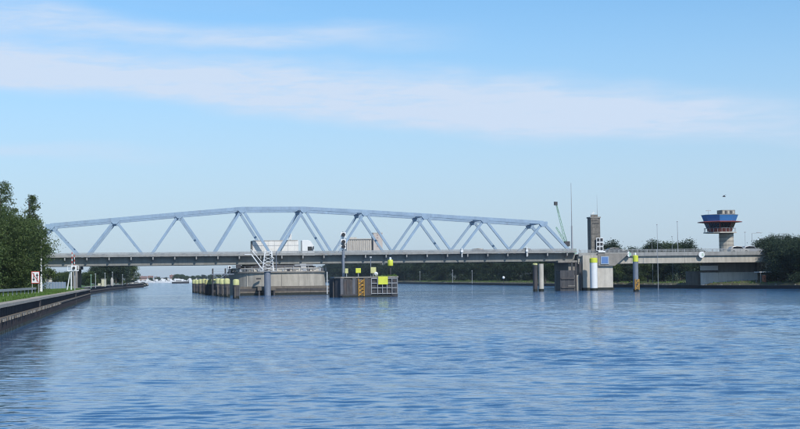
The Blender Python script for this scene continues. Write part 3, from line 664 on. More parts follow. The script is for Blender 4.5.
for x in gx[::2]: MB().box(x-.04, x+.04, DY-.15, DY+.6, 2.4, 2.5).build('frame_tie', GALV, dp)
def topmark(px, py0, py1, half, Y, name, m, label, post_from, extra=None):
    x, zt = at(px, py0, Y); _, zb = at(px, py1, Y)
    t = empty(name, (x, Y, post_from), label, 'marker')
    MB().cyl((x, Y, post_from), (x, Y, zb+.1), .07, n=8).build('post', GALV, t)
    MB().box(x-half, x+half, Y-.12, Y+.12, zb, zt).build('yellow_board', m, t, bevel=.05)
    return t, x, zt, zb
topmark(346.5, 268.5, 273.3, .25, 223, 'yellow_marker', YELW, 'narrow faded yellow marker on the dolphin beside the signal mast', 3.28)
topmark(358.2, 268.3, 273, .42, 223, 'yellow_marker', YEL, 'square lime yellow marker in the middle of the dolphin top', 3.28)
t, x, zt, zb = topmark(373.2, 267.2, 273.2, .45, 223, 'yellow_marker', YELW, 'faded yellow lantern box with white dish and thin mast on the dolphin', 3.28)
MB().cyl((x+.45, 222.8, zb-.1), (x+.55, 222.5, zb), .34, .12, 14).build('white_dish', WHITE, t, True)
MB().cyl((x-.35, 223.3, 3.28), (x-.35, 223.3, at(371, 258, 223)[1]), .06, n=8).build('thin_mast', STEEL, t); MB().box(x-.5, x-.2, 223.1, 223.5, at(371, 258, 223)[1], at(371, 258, 223)[1]+.25).build('mast_lamp', GALV, t)
bx, bz1 = at(383.0, 276.4, DY-.4); _, bz0 = at(383, 284.4, DY-.4)
yb = empty('yellow_board', (bx, DY-.36, bz0), 'bright lime yellow square board fixed to the white frame of the dolphin', 'sign')
MB().box(bx-.78, bx+.78, DY-.42, DY-.35, bz0, bz1).build('board', YEL, yb, bevel=.02)
MB().box(bx-.7, bx-.6, DY-.347, DY-.342, bz0+.1, bz1-.1).build('stiffener', GALV, yb)
Yl = 224.5; lx, lz1 = at(390.3, 259.8, Yl); _, lz0 = at(390, 265.8, Yl)
lt_ = empty('yellow_lantern', (lx, Yl, 3.28), 'lime yellow lantern with white lamp on a post at the right end of the dolphin', 'lantern')
MB().cyl((lx, Yl, 3.28), (lx, Yl, lz0), .08, n=10).build('post', DARKST, lt_)
MB().lathe(lx, Yl, [(.42, lz0), (.45, lz0+.1), (.45, lz1-.12), (.38, lz1)], 18).build('yellow_drum', YEL, lt_, True)
MB().lathe(lx, Yl, [(.2, lz1), (.2, lz1+.3), (.08, lz1+.42)], 14).build('white_lamp', WHITE, lt_, True)
ms_ = MB(); rr_ = random.Random(4)
for k in range(260):
    x = rr_.uniform(dx1-3.6, dx1-.2); y = rr_.uniform(DY+.2, DY+3); h = rr_.uniform(.1, .5)*(.4+.6*((x-dx1+3.6)/3.6)); a = rr_.uniform(0, 6.28)
    ms_.add([(x+.05*math.cos(a), y+.05*math.sin(a), 3.27), (x-.05*math.cos(a), y-.05*math.sin(a), 3.27), (x+rr_.uniform(-.15, .15), y+rr_.uniform(-.15, .15), 3.27+h)], [(0, 1, 2)])
tag(ms_.build('weeds', GRASSM), 'weeds growing on top of the dolphin at its right end', 'weeds', kind='stuff')
# signal mast with three round black lights
mx = at(343.3, 260, 224)[0]
sm = empty('signal_mast', (mx, 224, 3.28), 'grey signal mast with three round black lights on the dolphin', 'signal mast')
ztop = at(343, 250, 224)[1]
MB().cyl((mx, 224, 3.28), (mx, 224, ztop), .22, n=14).build('thick_pole', STEEL, sm, True)
MB().cyl((mx, 224, ztop), (mx, 224, at(343, 231.5, 224)[1]), .10, n=10).build('thin_pole', GALV, sm, True)
for k, py in enumerate((234.7, 241.8, 246.5)):
    z = at(344, py, 223.6)[1]
    b_ = MB().box(mx-.42, mx+.42, 223.72, 223.86, z-.42, z+.42).build('light_panel', WHITE, sm)
    MB().cyl((mx, 223.72, z), (mx, 223.45, z), .3, n=16).build('light_hood', BLACK, b_, True)
MB().box(mx-.7, mx+.25, 223.9, 224.5, ztop-.3, ztop-.22).build('platform', GALV, sm)
for dx in (-.68, -.2, .22): MB().box(mx+dx-.03, mx+dx+.03, 223.9, 223.96, ztop-.22, ztop+.75).build('guard_post', GALV, sm)
MB().box(mx-.7, mx+.25, 223.9, 223.96, ztop+.72, ztop+.78).build('guard_rail', GALV, sm)

# ------------------------------------------------------------------ right pier, viaduct and what stands there
VX0, VX1 = XE1+.15, 152.0
vd = empty('approach_viaduct', (VX0, 277, 5.2), 'low beige concrete approach viaduct running right from the swing bridge to the trees', 'viaduct')
nseg = 6
for k in range(nseg):
    xa = VX0+(VX1-VX0)*k/nseg; xb = VX0+(VX1-VX0)*(k+1)/nseg-.04
    MB().box(xa, xb, 269.95, 270.9, 5.3, 6.95).build('edge_girder', CONC, vd)
    MB().box(xa, xb, 283.1, 284.05, 5.3, 6.95).build('edge_girder', CONC, vd)
    MB().box(xa, xb, 269.55, 269.75, 6.78, 7.55).build('parapet', FASC, vd)
    MB().box(xa, xb, 284.25, 284.45, 6.78, 7.55).build('parapet', FASC, vd)
MB().box(VX0, VX1, 269.75, 284.25, 6.95, 7.2).build('road_deck', ASPH, vd)
for k in range(5):
    y = 272.2+k*2.3; MB().box(VX0, VX1, y, y+.6, 5.5, 6.94).build('inner_girder', CONC_D, vd)
for z, hh in ((8.12, .08), (7.86, .05)): MB().box(VX0, VX1, 269.6, 269.67, z-hh, z).build('handrail', RAILM, vd)
for k in range(34):
    x = VX0+.4+k*2.0; MB().box(x-.04, x+.04, 269.59, 269.69, 7.55, 8.04).build('railing_post', RAILM, vd)
mb = MB()
for k in range(330): mb.box(VX0+.1+k*.2-.02, VX0+.1+k*.2+.02, 269.61, 269.65, 7.55, 8.04)
mb.build('balusters', RAILM, vd, kind='stuff')

PY = 269.0
pX = lambda p: at(p, 275, PY)[0]; pZ = lambda p, q: at(p, q, PY)[1]
rp = empty('rest_pier', (pX(598), PY+4, 0), 'beige concrete pier at the joint of swing bridge and viaduct', 'bridge pier')
zt = pZ(598, 255.2)
MB().box(pX(583), pX(598), PY, PY+12, -2, zt).build('pier_wall', CONC, rp)
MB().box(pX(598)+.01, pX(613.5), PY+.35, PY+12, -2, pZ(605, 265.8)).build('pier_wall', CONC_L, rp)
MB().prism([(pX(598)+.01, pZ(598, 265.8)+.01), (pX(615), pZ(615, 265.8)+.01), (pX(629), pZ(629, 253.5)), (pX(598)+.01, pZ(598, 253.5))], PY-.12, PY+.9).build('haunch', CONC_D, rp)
MB().box(pX(583)-.05, pX(613.5)+.05, PY-.08, PY+12.1, -2, .55).build('wet_footing', ALGAE, rp)
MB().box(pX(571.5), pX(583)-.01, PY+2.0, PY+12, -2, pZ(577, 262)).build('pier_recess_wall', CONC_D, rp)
MB().box(pX(571.5), pX(582), PY+.4, PY+1.99, -2, pZ(577, 275)).build('pier_step', CONC, rp)
for k, p in enumerate((572.5, 576.5, 580.5)): MB().box(pX(p)-.16, pX(p)+.16, PY+.2, PY+.39, -1, pZ(577, 262)).build('bearing_post', DARKST, rp)
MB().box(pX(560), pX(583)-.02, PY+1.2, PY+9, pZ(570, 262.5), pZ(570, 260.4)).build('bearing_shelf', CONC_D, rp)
for k in range(3): MB().box(pX(591)+k*.01, pX(591)+.05, PY-.02, PY-.001, .6+k*2.2, 2.6+k*2.2).build('joint_strip', CONC_D, rp)
sbx = pX(604.7); z0, z1 = pZ(604, 264.2), pZ(604, 256.2)
sb_ = empty('blue_sign', (sbx, PY-.2, z0), 'square blue sign with pale border on the concrete pier', 'sign')
MB().box(sbx-.85, sbx+.85, PY-.24, PY-.14, z0, z1).build('sign_border', GBARR, sb_); MB().box(sbx-.66, sbx+.66, PY-.262, PY-.238, z0+.18, z1-.18).build('sign_face', SIGNB, sb_)
fb = empty('fender_box', (pX(563), PY, 0), 'dark tarred fender box left of the concrete pier', 'fender')
MB().box(pX(557.5), pX(571)-.05, PY-2, PY+1.1, -2, pZ(560, 271)).build('core', DARKST, fb)
for k in range(6):
    x = pX(558)+k*(pX(570)-pX(558))/5; MB().box(x-.24, x+.24, PY-2.3, PY-2.003, -1.5, pZ(560, 270.4)).build('fender_timber', DARKST, fb)
for z in (.55, 2.3): MB().box(pX(557.5), pX(571), PY-2.5, PY-2.303, z, z+.3).build('waling', TIMBD, fb)
zz = pZ(566, 275); MB().box(pX(564), pX(571), PY-2.62, PY-2.503, .9, 1.05).build('step_rail', CONC_D, fb)
# concrete signal tower over the pier
tx0, tx1 = at(591, 240, 270)[0], at(600.5, 240, 270)[0]; tz = at(595, 216.8, 270)[1]
ct = empty('concrete_tower', ((tx0+tx1)/2, 271, 7.0), 'square concrete signal tower standing above the joint of bridge and viaduct', 'tower')
MB().box(tx0, tx1, 270, 272.2, 7.0, tz-.25).build('shaft', TWR, ct, bevel=.05)
MB().box(tx0-.12, tx1+.12, 269.88, 272.32, tz-.25, tz).build('cap', CONC_D, ct)
for k in range(5):
    z = 8.6+k*1.35; MB().box(tx0+.12, tx1-.5, 269.94, 269.999, z, z+1.2).build('shaft_panel', TWR, ct)
MB().box(tx0+.3, tx1-.3, 269.90, 269.999, tz-1.4, tz-1.25).build('louvre', DARKST, ct)
for k, py in enumerate((239.8, 244.2, 248.6)):
    xx, z = at(599.8, py, 269.5)
    w_ = MB().box(xx-.72, xx+.72, 269.45, 269.6, z-.42, z+.42).build('signal_panel', WHITE, ct)
    for s in (-.34, .34): MB().box(xx+s-.26, xx+s+.26, 269.40, 269.448, z-.3, z+.3).build('dark_lamp', BLACK, w_)
MB().box(at(598, 251, 269.5)[0], at(605, 251, 269.5)[0], 269.3, 269.5, at(600, 252.4, 269.5)[1], at(600, 250.9, 269.5)[1]).build('white_sill', WHITE, ct)
MB().cyl((tx0+.9, 271, tz), (tx0+.9, 271, tz+1.3), .05, n=8).build('aerial', WHITE, ct); MB().beam((tx0+.6, 271, tz+.7), (tx0+1.2, 271, tz+.9), .07, .2).build('aerial_dish', WHITE, ct)
MB().box(tx0+.05, tx0+.15, 270.1, 270.2, tz, tz+.6).build('aerial_stub', GALV, ct)
xx = tx1-.1; MB().cyl((xx, 271.5, tz), (xx, 271.5, at(600, 195, 271)[1]), .045, .02, 8).build('whip_aerial', GALV, ct)
# tall mast
hx = at(572, 240, 296)[0]
tm = empty('tall_mast', (hx, 296, 1.5), 'very tall thin steel mast left of the concrete tower', 'mast')
MB().cyl((hx, 296, 1.0), (hx, 296, at(572, 226, 296)[1]), .22, .18, 12).build('lower_tube', GALV, tm, True); MB().cyl((hx, 296, at(572, 226, 296)[1]), (hx, 296, at(571.5, 183, 296)[1]), .10, .05, 10).build('upper_tube', GALV, tm, True)
# white pile and lighter piles
def pile(px, pytop, Y, r_, m, cap, label, extra=0, grp=None, name='guard_pile', band=None):
    x, z = at(px, pytop, Y); t = empty(name, (x, Y, 0), label, 'pile', grp)
    zc = z-cap[1] if cap else z
    MB().lathe(x, Y, [(r_, -2), (r_, zc)], 20).build('pile_shaft', m, t, True)
    if cap: MB().lathe(x, Y, [(r_*1.06, zc), (r_*1.06, z-.12), (r_*.7, z)], 20).build('yellow_cap', cap[0], t, True)
    MB().lathe(x, Y, [(r_*1.02, -1.0), (r_*1.02, .5)], 20).build('wet_band', ALGAE, t, True)
    return t, x, z
pile(593.4, 257.8, 266, .74, WHITE, (YEL, .95), 'thick white pile with yellow top before the concrete pier')
pile(535, 263.2, 264, .46, DARKST, (YELW, .35), 'dark pile with small yellow top left of the pale pile')
pile(540.8, 263.8, 265, .52, CONC_L, None, 'pale grey concrete pile beside the dark one under the bridge')
t, x, z = pile(635.3, 255.2, 240, .48, STEEL, (YEL, 1.15), 'tall slim pile with yellow top and rusty orange ladder, right of the pier')
MB().lathe(x, 240, [(.16, z), (.16, z+.32), (.05, z+.45)], 12).build('white_lamp', WHITE, t, True)
zo = at(635, 279, 240)[1]
for dx in (-.36, .36): MB().box(x+dx-.07, x+dx+.07, 239.3, 239.46, .3, zo).build('ladder_stile', ORNG, t)
for k in range(6): MB().box(x-.29, x+.29, 239.32, 239.42, .45+k*.32, .55+k*.32).build('ladder_rung', ORNG, t)
for k in range(2): MB().beam((x-.3, 239.28, .5+k*.9), (x+.3, 239.28, 1.3+k*.9), .05, .16).build('ladder_brace', ORNG, t)
# signs on the viaduct
dxs, dzs = at(629.3, 254.2, 268.8)
ds = empty('diamond_sign', (dxs, 269.0, dzs), 'white and green diamond sign on the viaduct beside the tall pile', 'sign')
MB().prism([(dxs-.58, dzs), (dxs, dzs-.6), (dxs+.04, dzs-.57), (dxs+.04, dzs+.57), (dxs, dzs+.6)], 269.0, 269.08).build('white_half', WHITE, ds)
MB().prism([(dxs+.045, dzs-.56), (dxs+.58, dzs), (dxs+.045, dzs+.56)], 269.0, 269.08).build('green_half', mat('pale_green_paint', (.32, .52, .42), .5, .1), ds)
MB().box(dxs-.06, dxs+.06, 269.081, 269.54, dzs-.4, dzs+.4).build('bracket', GALV, ds)
rxs, rzs = at(702.2, 254.6, 269)
rs_ = empty('round_sign', (rxs, 269.2, rzs), 'round white sign on the viaduct parapet left of the control tower', 'sign')
MB().cyl((rxs, 269.35, rzs), (rxs, 269.25, rzs), .64, n=24).build('white_disc', WHITE, rs_); MB().box(rxs+.02, rxs+.4, 269.22, 269.248, rzs-.3, rzs+.3).build('green_patch', mat('faded_green_paint', (.45, .55, .45), .6, .1), rs_)
MB().box(rxs-.06, rxs+.06, 269.351, 269.545, rzs-.3, rzs+.3).build('bracket', GALV, rs_)

# ------------------------------------------------------------------ abutment under the viaduct, right bank furniture
AY = 274.5
aX = lambda p: at(p, 275, AY)[0]; aZ = lambda p, q: at(p, q, AY)[1]
ab = empty('abutment', (aX(730), AY, 1), 'pale wall and dark plant room of the abutment under the right end of the viaduct', 'abutment')
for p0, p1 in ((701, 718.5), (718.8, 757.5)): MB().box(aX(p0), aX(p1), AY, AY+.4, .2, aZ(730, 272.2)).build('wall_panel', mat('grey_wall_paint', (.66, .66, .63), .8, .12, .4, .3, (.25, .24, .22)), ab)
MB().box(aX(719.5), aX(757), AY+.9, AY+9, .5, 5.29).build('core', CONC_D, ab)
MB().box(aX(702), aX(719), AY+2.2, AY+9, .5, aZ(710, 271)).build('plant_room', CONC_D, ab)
MB().box(aX(701.5), aX(719.2), AY+.5, AY+.7, aZ(710, 270.2), aZ(710, 265.6)).build('white_panel', WHITE, ab)
MB().box(aX(757.6), aX(759.4), AY-4.4, AY-3.6, .3, 5.29).build('corner_column', CONC, ab)
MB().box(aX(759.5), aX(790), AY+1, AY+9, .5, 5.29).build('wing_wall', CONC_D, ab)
shx0, shx1 = at(757, 272, 262)[0], at(777, 272, 262)[0]; shz = at(765, 271.6, 262)[1]
sh = empty('shelter', ((shx0+shx1)/2, 262, 1.3), 'thin flat pale roof of a small open shelter by the trees at right', 'shelter')
MB().box(shx0, shx1, 260.8, 263.4, shz-.14, shz).build('roof', WHITE, sh)
for x in (shx0+.3, shx1-.3):
    for y in (261, 263.1): MB().box(x-.05, x+.05, y-.05, y+.05, right_z(x, y)-.2, shz-.14).build('post', GALV, sh)
x = at(764, 277, 261.5)[0]; zg = right_z(x, 261.5)
cb = empty('orange_cabinet', (x, 261.5, zg), 'small orange cabinet standing under the flat shelter roof', 'cabinet')
MB().box(x-.3, x+.3, 261.2, 261.7, zg-.1, zg+1.35).build('cabinet_body', mat('orange_cabinet_paint', (.5, .17, .09), .6), cb, bevel=.02); MB().box(x-.24, x+.24, 261.17, 261.199, zg+.2, zg+1.25).build('cabinet_door', mat('orange_door_paint', (.45, .15, .08), .6), cb); MB().box(x-.35, x+.35, 261.12, 261.75, zg+1.35, zg+1.42).build('cabinet_lid', GALV, cb)
# bare pole on the bank and lamp posts along the road
def lamp_post(px, pytop, Y, z0, label, arm=0.0, r_=.07, cat='lamp post', name='lamp_post'):
    x, z = at(px, pytop, Y); t = empty(name, (x, Y, z0), label, cat)
    MB().cyl((x, Y, z0), (x, Y, z), r_, r_*.6, 8).build('pole', GALV, t, True)
    if arm:
        MB().beam((x, Y, z-.03), (x+arm, Y, z+.12), .07, .07).build('arm', GALV, t); MB().box(x+arm*.45, x+arm*.45+.7, Y-.14, Y+.14, z+.02, z+.2).build('lamp_head', GALV, t)
    else: MB().box(x-.12, x+.12, Y-.12, Y+.12, z, z+.16).build('finial', GALV, t)
    return t
xx, _ = at(657, 270, 266); lamp_post(657, 225, 266, right_z(xx, 266)-.3 if xx > right_edge(266) else -1, 'tall thin bare pole rising from the water edge past the viaduct', name='bare_pole', cat='pole')
lamp_post(677.3, 222, 284, 7.2, 'bare roadside mast right of the tall water-edge pole', r_=.09, name='road_mast', cat='mast')
lamp_post(672, 237, 285.5, 1.2, 'short thin pole between two taller masts on the viaduct', r_=.05, name='bare_pole', cat='pole')
lamp_post(752, 233.2, 281, 7.2, 'street lamp with long horizontal arm right of the control tower', arm=2.4)
lamp_post(745, 232.5, 283.5, 7.2, 'thin pole left of the street lamp with the long arm', r_=.045, name='bare_pole', cat='pole')
lamp_post(652, 240, 288, 1.2, 'thin far pole left of the tall water-edge pole', r_=.045, name='bare_pole', cat='pole')
lamp_post(290.2, 240.5, 283.3, 7.78, 'lamp with white box head behind the white truck on the bridge', r_=.05)
x, z = at(290.2, 240.5, 283.3); o = MB().box(x-.3, x+.3, 283.1, 283.5, z+.17, z+1.35).build('white_head', WHITE, bpy.data.objects[[q.name for q in bpy.data.objects if q.name.startswith('lamp_post')][-1]])

# ------------------------------------------------------------------ control tower
CY = 300.0
cX = lambda p: at(p, 225, CY)[0]; cZ = lambda p, q: at(p, q, CY)[1]
tcx = cX(720.3)*.5 + cX(724)*.5; S = CY/1400*1.07
tw = empty('control_tower', (tcx, CY, 1.2), 'bridge control tower with blue fascia and dark red glazed cabin on a concrete stem', 'control tower')
N8 = 8; A8 = R(22.5)
ccol = cX(726)
MB().lathe(ccol, CY, [(1.62, .5), (1.62, cZ(726, 233))], 16).build('stem', CONC, tw)
for k in range(6): MB().lathe(ccol, CY, [(1.655, 7.6+k*.9), (1.655, 7.75+k*.9)], 16).build('stem_joint', CONC_D, tw)
ccab = cX(719.8)
def zz(q): return cZ(720, q)
MB().lathe(ccab, CY, [(3.7, zz(233.2)), (3.7, zz(232.2))], N8, A8).build('balcony', CONC_L, tw)
for k in range(24):
    a = k*2*math.pi/24; x, y = ccab+3.55*math.cos(a), CY+3.4*math.sin(a); MB().box(x-.03, x+.03, y-.03, y+.03, zz(232.2), zz(228.4)).build('balcony_post', GALV, tw)
ring = [(ccab+3.55*math.cos(k*2*math.pi/24), CY+3.4*math.sin(k*2*math.pi/24), zz(228.4)) for k in range(25)]
MB().tube(ring, [.035]*25, 5).build('balcony_rail', GALV, tw)
MB().lathe(ccab, CY, [(2.55, zz(232.2)), (3.55, zz(222.6))], N8, A8).build('cabin', REDD, tw)
for k in range(8):                                             # sloped window panes between the frames
    a0 = A8+k*math.pi/4; a1 = a0+math.pi/4
    def pt(a, t, o):
        r_ = 2.55+(3.55-2.55)*t; return Vector((ccab+r_*math.cos(a), CY+r_*math.sin(a), zz(232.2)+(zz(222.6)-zz(232.2))*t))
    for h in range(3):
        f0, f1 = .06+h*.31, .06+h*.31+.27; t0, t1 = .42, .92
        q = [pt(a0, t0, 0).lerp(pt(a1, t0, 0), f0), pt(a0, t0, 0).lerp(pt(a1, t0, 0), f1), pt(a0, t1, 0).lerp(pt(a1, t1, 0), f1), pt(a0, t1, 0).lerp(pt(a1, t1, 0), f0)]
        am = (a0+a1)/2; nv = Vector((math.cos(am), math.sin(am), -.35)).normalized()
        vs = [p+nv*.02 for p in q]+[p+nv*.06 for p in q]
        MB().add(vs, [(0, 1, 2, 3), (4, 5, 6, 7), (0, 1, 5, 4), (1, 2, 6, 5), (2, 3, 7, 6), (3, 0, 4, 7)]).build('window_pane', GLASS, tw)
MB().lathe(ccab, CY, [(4.95, zz(222.6)), (5.0, zz(222.0)), (4.4, zz(221.4))], N8, A8).build('brim', REDD, tw)
MB().lathe(ccab, CY, [(3.55, zz(221.4)), (4.1, zz(215.2))], N8, A8).build('blue_fascia', BLUEP, tw)
MB().lathe(ccab, CY, [(4.16, zz(215.2)), (4.16, zz(214.8))], N8, A8).build('roof_edge', GALV, tw)
MB().box(cX(720), cX(733), CY-1.3, CY+1.6, zz(214.8), zz(210.2)).build('roof_plant', CONC_D, tw)
for k in range(5): MB().box(cX(720.6+k*2.5), cX(722.2+k*2.5), CY-1.38, CY-1.301, zz(214), zz(211)).build('louvre', DARKST if k % 2 else CONC, tw)
x = cX(708.8); MB().cyl((x, CY, zz(214.8)), (x, CY, zz(210)), .06, n=8).build('aerial', GALV, tw); MB().box(x-.6, x+.6, CY-.06, CY+.06, zz(211), zz(210.3)).build('radar_bar', GALV, tw)
# bird
bxx, bzz = at(724, 196.8, 230)
bd = MB()
P_ = [(-.34, 0, 0), (-.2, .02, .03), (0, 0, .05), (.22, 0, .03), (.34, 0, 0)]
bd.tube([(bxx+p[0], 230+p[1], bzz+p[2]) for p in P_], [.015, .06, .085, .07, .02], 8)
for s in (-1, 1):
    w = [(.02, 0, .05), (-.10, s*.0, .05), (-.02-.05, s*.30, .26), (.12, s*.30, .27), (.18, s*.62, .30), (.10, s*.62, .295)]
    v = [(bxx+a+.0, 230+b*.9, bzz+c_) for a, b, c_ in w]; bd.add(v+[(a, b, c_-.02) for a, b, c_ in v], [(0, 1, 2, 3), (3, 2, 5, 4), (6, 7, 8, 9), (9, 8, 11, 10), (0, 3, 9, 6), (1, 2, 8, 7), (3, 4, 10, 9), (2, 5, 11, 8), (4, 5, 11, 10)])
tag(bd.build('bird', mat('grey_feathers', (.12, .12, .13), .8), smooth=True), 'small grey bird flying above the control tower', 'bird')

# ------------------------------------------------------------------ traffic on the bridge
def wheel(x, y, r_, w, parent):
    o = MB().cyl((x, y-w/2, 6.98+r_), (x, y+w/2, 6.98+r_), r_, n=18).build('wheel', TYRE, parent, True); MB().cyl((x, y-w/2-.01, 6.98+r_), (x, y+w/2+.01, 6.98+r_), r_*.55, n=12).build('rim', GALV, o, True)
TYc = 274.9
kx = lambda p: at(p, 245, TYc-1.25)[0]
tz0 = 6.98; tzt = at(275, 240.2, TYc-1.25)[1]
tr = empty('truck', (kx(283), TYc, tz0), 'white box truck driving right across the swing bridge', 'truck')
b_ = MB().box(kx(252.5), kx(298.5), TYc-1.25, TYc+1.25, tz0+1.05, tzt).build('cargo_box', mat('cream_truck_paint', (.76, .74, .69), .5, .12, .8, .4, (.4, .37, .31)), tr, bevel=.12)
MB().box(kx(252.5)-.03, kx(298.5)+.03, TYc-1.262, TYc-1.251, tz0+2.55, tz0+2.66).build('side_rail', GALV, b_)
MB().box(kx(252.5)+.1, kx(298.5)-.1, TYc-1.27, TYc-1.251, tzt-.16, tzt-.03).build('roof_rail', CONC_D, b_)
for k in range(7): MB().box(kx(255+k*6.6)-.02, kx(255+k*6.6)+.02, TYc-1.264, TYc-1.2515, tz0+1.1, tz0+2.54).box(kx(255+k*6.6)-.02, kx(255+k*6.6)+.02, TYc-1.264, TYc-1.2515, tz0+2.67, tzt-.17).build('panel_seam', GALV, b_)
MB().box(kx(251.4), kx(252.5)-.035, TYc-1.2, TYc+1.2, tz0+1.1, tzt-.1).build('tail_door', CONC_D, b_)
MB().box(kx(253), kx(313), TYc-.5, TYc+.5, tz0+.6, tz0+.95).build('chassis', DARKST, tr)
MB().box(kx(262), kx(290), TYc-1.2, TYc+1.2, tz0+.5, tz0+1.04).build('side_skirt', SLATE, tr)
c0, c1 = kx(302), kx(314.5)
cbm = MB().prism([(c0, tz0+.5), (c1, tz0+.5), (c1, tz0+1.5), (c1-.15, tz0+2.5), (c1-.75, tzt-.25), (c1-1.2, tzt-.05), (c0, tzt-.05)], TYc-1.22, TYc+1.22).build('cab', WHITE, tr, bevel=.06)
MB().prism([(c1-1.35, tz0+1.55), (c1-.38, tz0+1.55), (c1-.5, tz0+2.35), (c1-1.35, tz0+2.35)], TYc-1.24, TYc-1.221).build('side_window', GLASS, cbm)
MB().prism([(c1-.12, tz0+1.6), (c1-.05, tz0+1.6), (c1-.12, tz0+2.4), (c1-.25, tz0+2.4)], TYc-1.1, TYc+1.1).build('windscreen', GLASS, cbm)
MB().box(c1-.3, c1-.15, TYc-1.5, TYc-1.3, tz0+1.8, tz0+2.4).build('mirror', BLACK, cbm)
for p in (257, 262, 268, 305.5): wheel(kx(p), TYc-1.05, .5, .3, tr); wheel(kx(p), TYc+1.05, .5, .3, tr)
def car(px, Y, c, label, L=4.4, z=6.98, h=1.5):
    x = at(px, 250, Y)[0]; m = mat('car_paint', c, .35, .06)
    t = empty('car', (x, Y, z), label, 'car', 'cars on the bridge road'); a = x-L/2; b = x+L/2
    MB().prism([(a, z+.25), (b, z+.25), (b, z+.6), (b-.15, z+.78), (b-1.15, z+.9), (b-1.85, z+h-.08), (a+1.5, z+h), (a+.55, z+h-.12), (a+.05, z+.92)], Y-.85, Y+.85).build('body', m, t, bevel=.08)
    MB().prism([(b-1.35, z+.93), (b-1.92, z+h-.16), (a+1.4, z+h-.1), (a+.8, z+h-.22), (a+.5, z+.95)], Y-.87, Y+.87).build('side_glass', GLASS, t)
    for q in (a+.8, b-.85):
        for s in (-.78, .78):
            o = MB().cyl((q, Y+s-.1, z+.32), (q, Y+s+.1, z+.32), .32, n=16).build('wheel', TYRE, t, True); MB().cyl((q, Y+s-.11, z+.32), (q, Y+s+.11, z+.32), .18, n=10).build('rim', GALV, o, True)
car(480.5, 276, (.03, .03, .035), 'dark car on the right half of the bridge, its roof over the railing', z=6.98, h=1.75)
car(527.5, 276, (.05, .05, .055), 'grey car near the right end of the truss', h=1.72)
car(738.5, 275, (.42, .41, .38), 'pale car on the viaduct just right of the control tower stem', z=7.2, h=1.55)
car(751, 276.5, (.3, .31, .33), 'silver car on the viaduct beside the armed street lamp', z=7.2, h=1.6)
car(616, 276, (.06, .065, .07), 'dark car on the viaduct right of the concrete tower', z=7.2, h=1.45)

# ------------------------------------------------------------------ crane far behind
GY = 620.0
gX = lambda p, q: at(p, q, GY)
cr = empty('crane', (gX(567, 270)[0], GY, 1), 'green mobile crane with two raised booms behind the right end of the truss', 'crane')
def boom(p, q, w, name):
    a = Vector((p[0], GY, p[1])); b = Vector((q[0], GY, q[1])); d = (b-a); n = int(d.length/1.6)
    side = d.cross(Vector((0, 1, 0))).normalized()*w
    o = MB().beam(a+side, b+side*.5, .22, .22).beam(a-side, b-side*.5, .22, .22).build(name, GREENP, cr)
    for k in range(n):
        s = 1 if k % 2 else -1; t0 = k/n; t1 = (k+1)/n
        MB().beam(a.lerp(b, t0)+side*s*(1-.5*t0), a.lerp(b, t1)-side*s*(1-.5*t1), .12, .12).build('boom_lacing', GREENP, o)
boom(gX(567.5, 249), gX(556.2, 204), .5, 'main_boom'); boom(gX(568, 247), gX(556, 227), .45, 'jib_boom')
p = gX(556, 203.5); MB().box(p[0]-.9, p[0]+.6, GY-.5, GY+.5, p[1]-.8, p[1]+.8).build('boom_head', DARKST, cr)
p = gX(567, 243.5); MB().box(p[0]-1.3, p[0]+1.2, GY-.8, GY+.8, p[1]-1.2, p[1]+1.0).build('boom_joint', DARKST, cr)
p = gX(568, 249); MB().box(p[0]-2.5, p[0]+3.5, GY-1.6, GY+1.6, 1, p[1]).build('crane_body', GREENP, cr)
MB().cyl((gX(556.4, 205)[0], GY, gX(556, 205)[1]), (gX(568.5, 246)[0], GY, gX(568, 246)[1]), .06, n=6).build('hoist_rope', DARKST, cr)

# ------------------------------------------------------------------ grain silos far behind the bridge
SY = 1290.0
sX = lambda p: at(p, 245, SY)[0]; sZ = lambda p, q: at(p, q, SY)[1]
si = empty('grain_silo', (sX(362), SY, 1), 'beige ribbed grain silo block with taller pale tower behind the bridge', 'silo')
nS = 12
for k in range(nS):
    x = sX(346.5)+(sX(371)-sX(346.5))*(k+.5)/nS; rr = (sX(371)-sX(346.5))/nS*.51
    MB().lathe(x, SY, [(rr, 0), (rr, sZ(358, 239.6))], 14).build('silo_cell', RIBB, si, True)
MB().box(sX(346), sX(371.5), SY+.3, SY+12, 0, sZ(358, 239.4)).build('rear_block', RIBB, si)
MB().box(sX(346), sX(371.4), SY-1.6, SY+12, sZ(358, 239.4), sZ(358, 238.6)).build('roof_slab', CONC_L, si)
MB().box(sX(349), sX(357), SY+1, SY+9, sZ(352, 238.6), sZ(352, 237.2)).build('roof_house', CONC_L, si)
MB().box(sX(373.2), sX(382.2), SY-2, SY+11, 0, sZ(376, 233.4)).build('elevator_tower', mat('pale_cladding', (.55, .48, .42), .8, .12, .1, .3, (.4, .33, .28)), si)
MB().box(sX(373.2)-.2, sX(382.2)+.2, SY-2.2, SY+11.2, sZ(376, 233.4), sZ(376, 232.6)).build('tower_cap', CONC_L, si)
for k in range(5): MB().box(sX(376.5), sX(378), SY-2.06, SY-2.001, sZ(376, 247-k*2.8), sZ(376, 245.6-k*2.8)).build('tower_window', PINK, si)

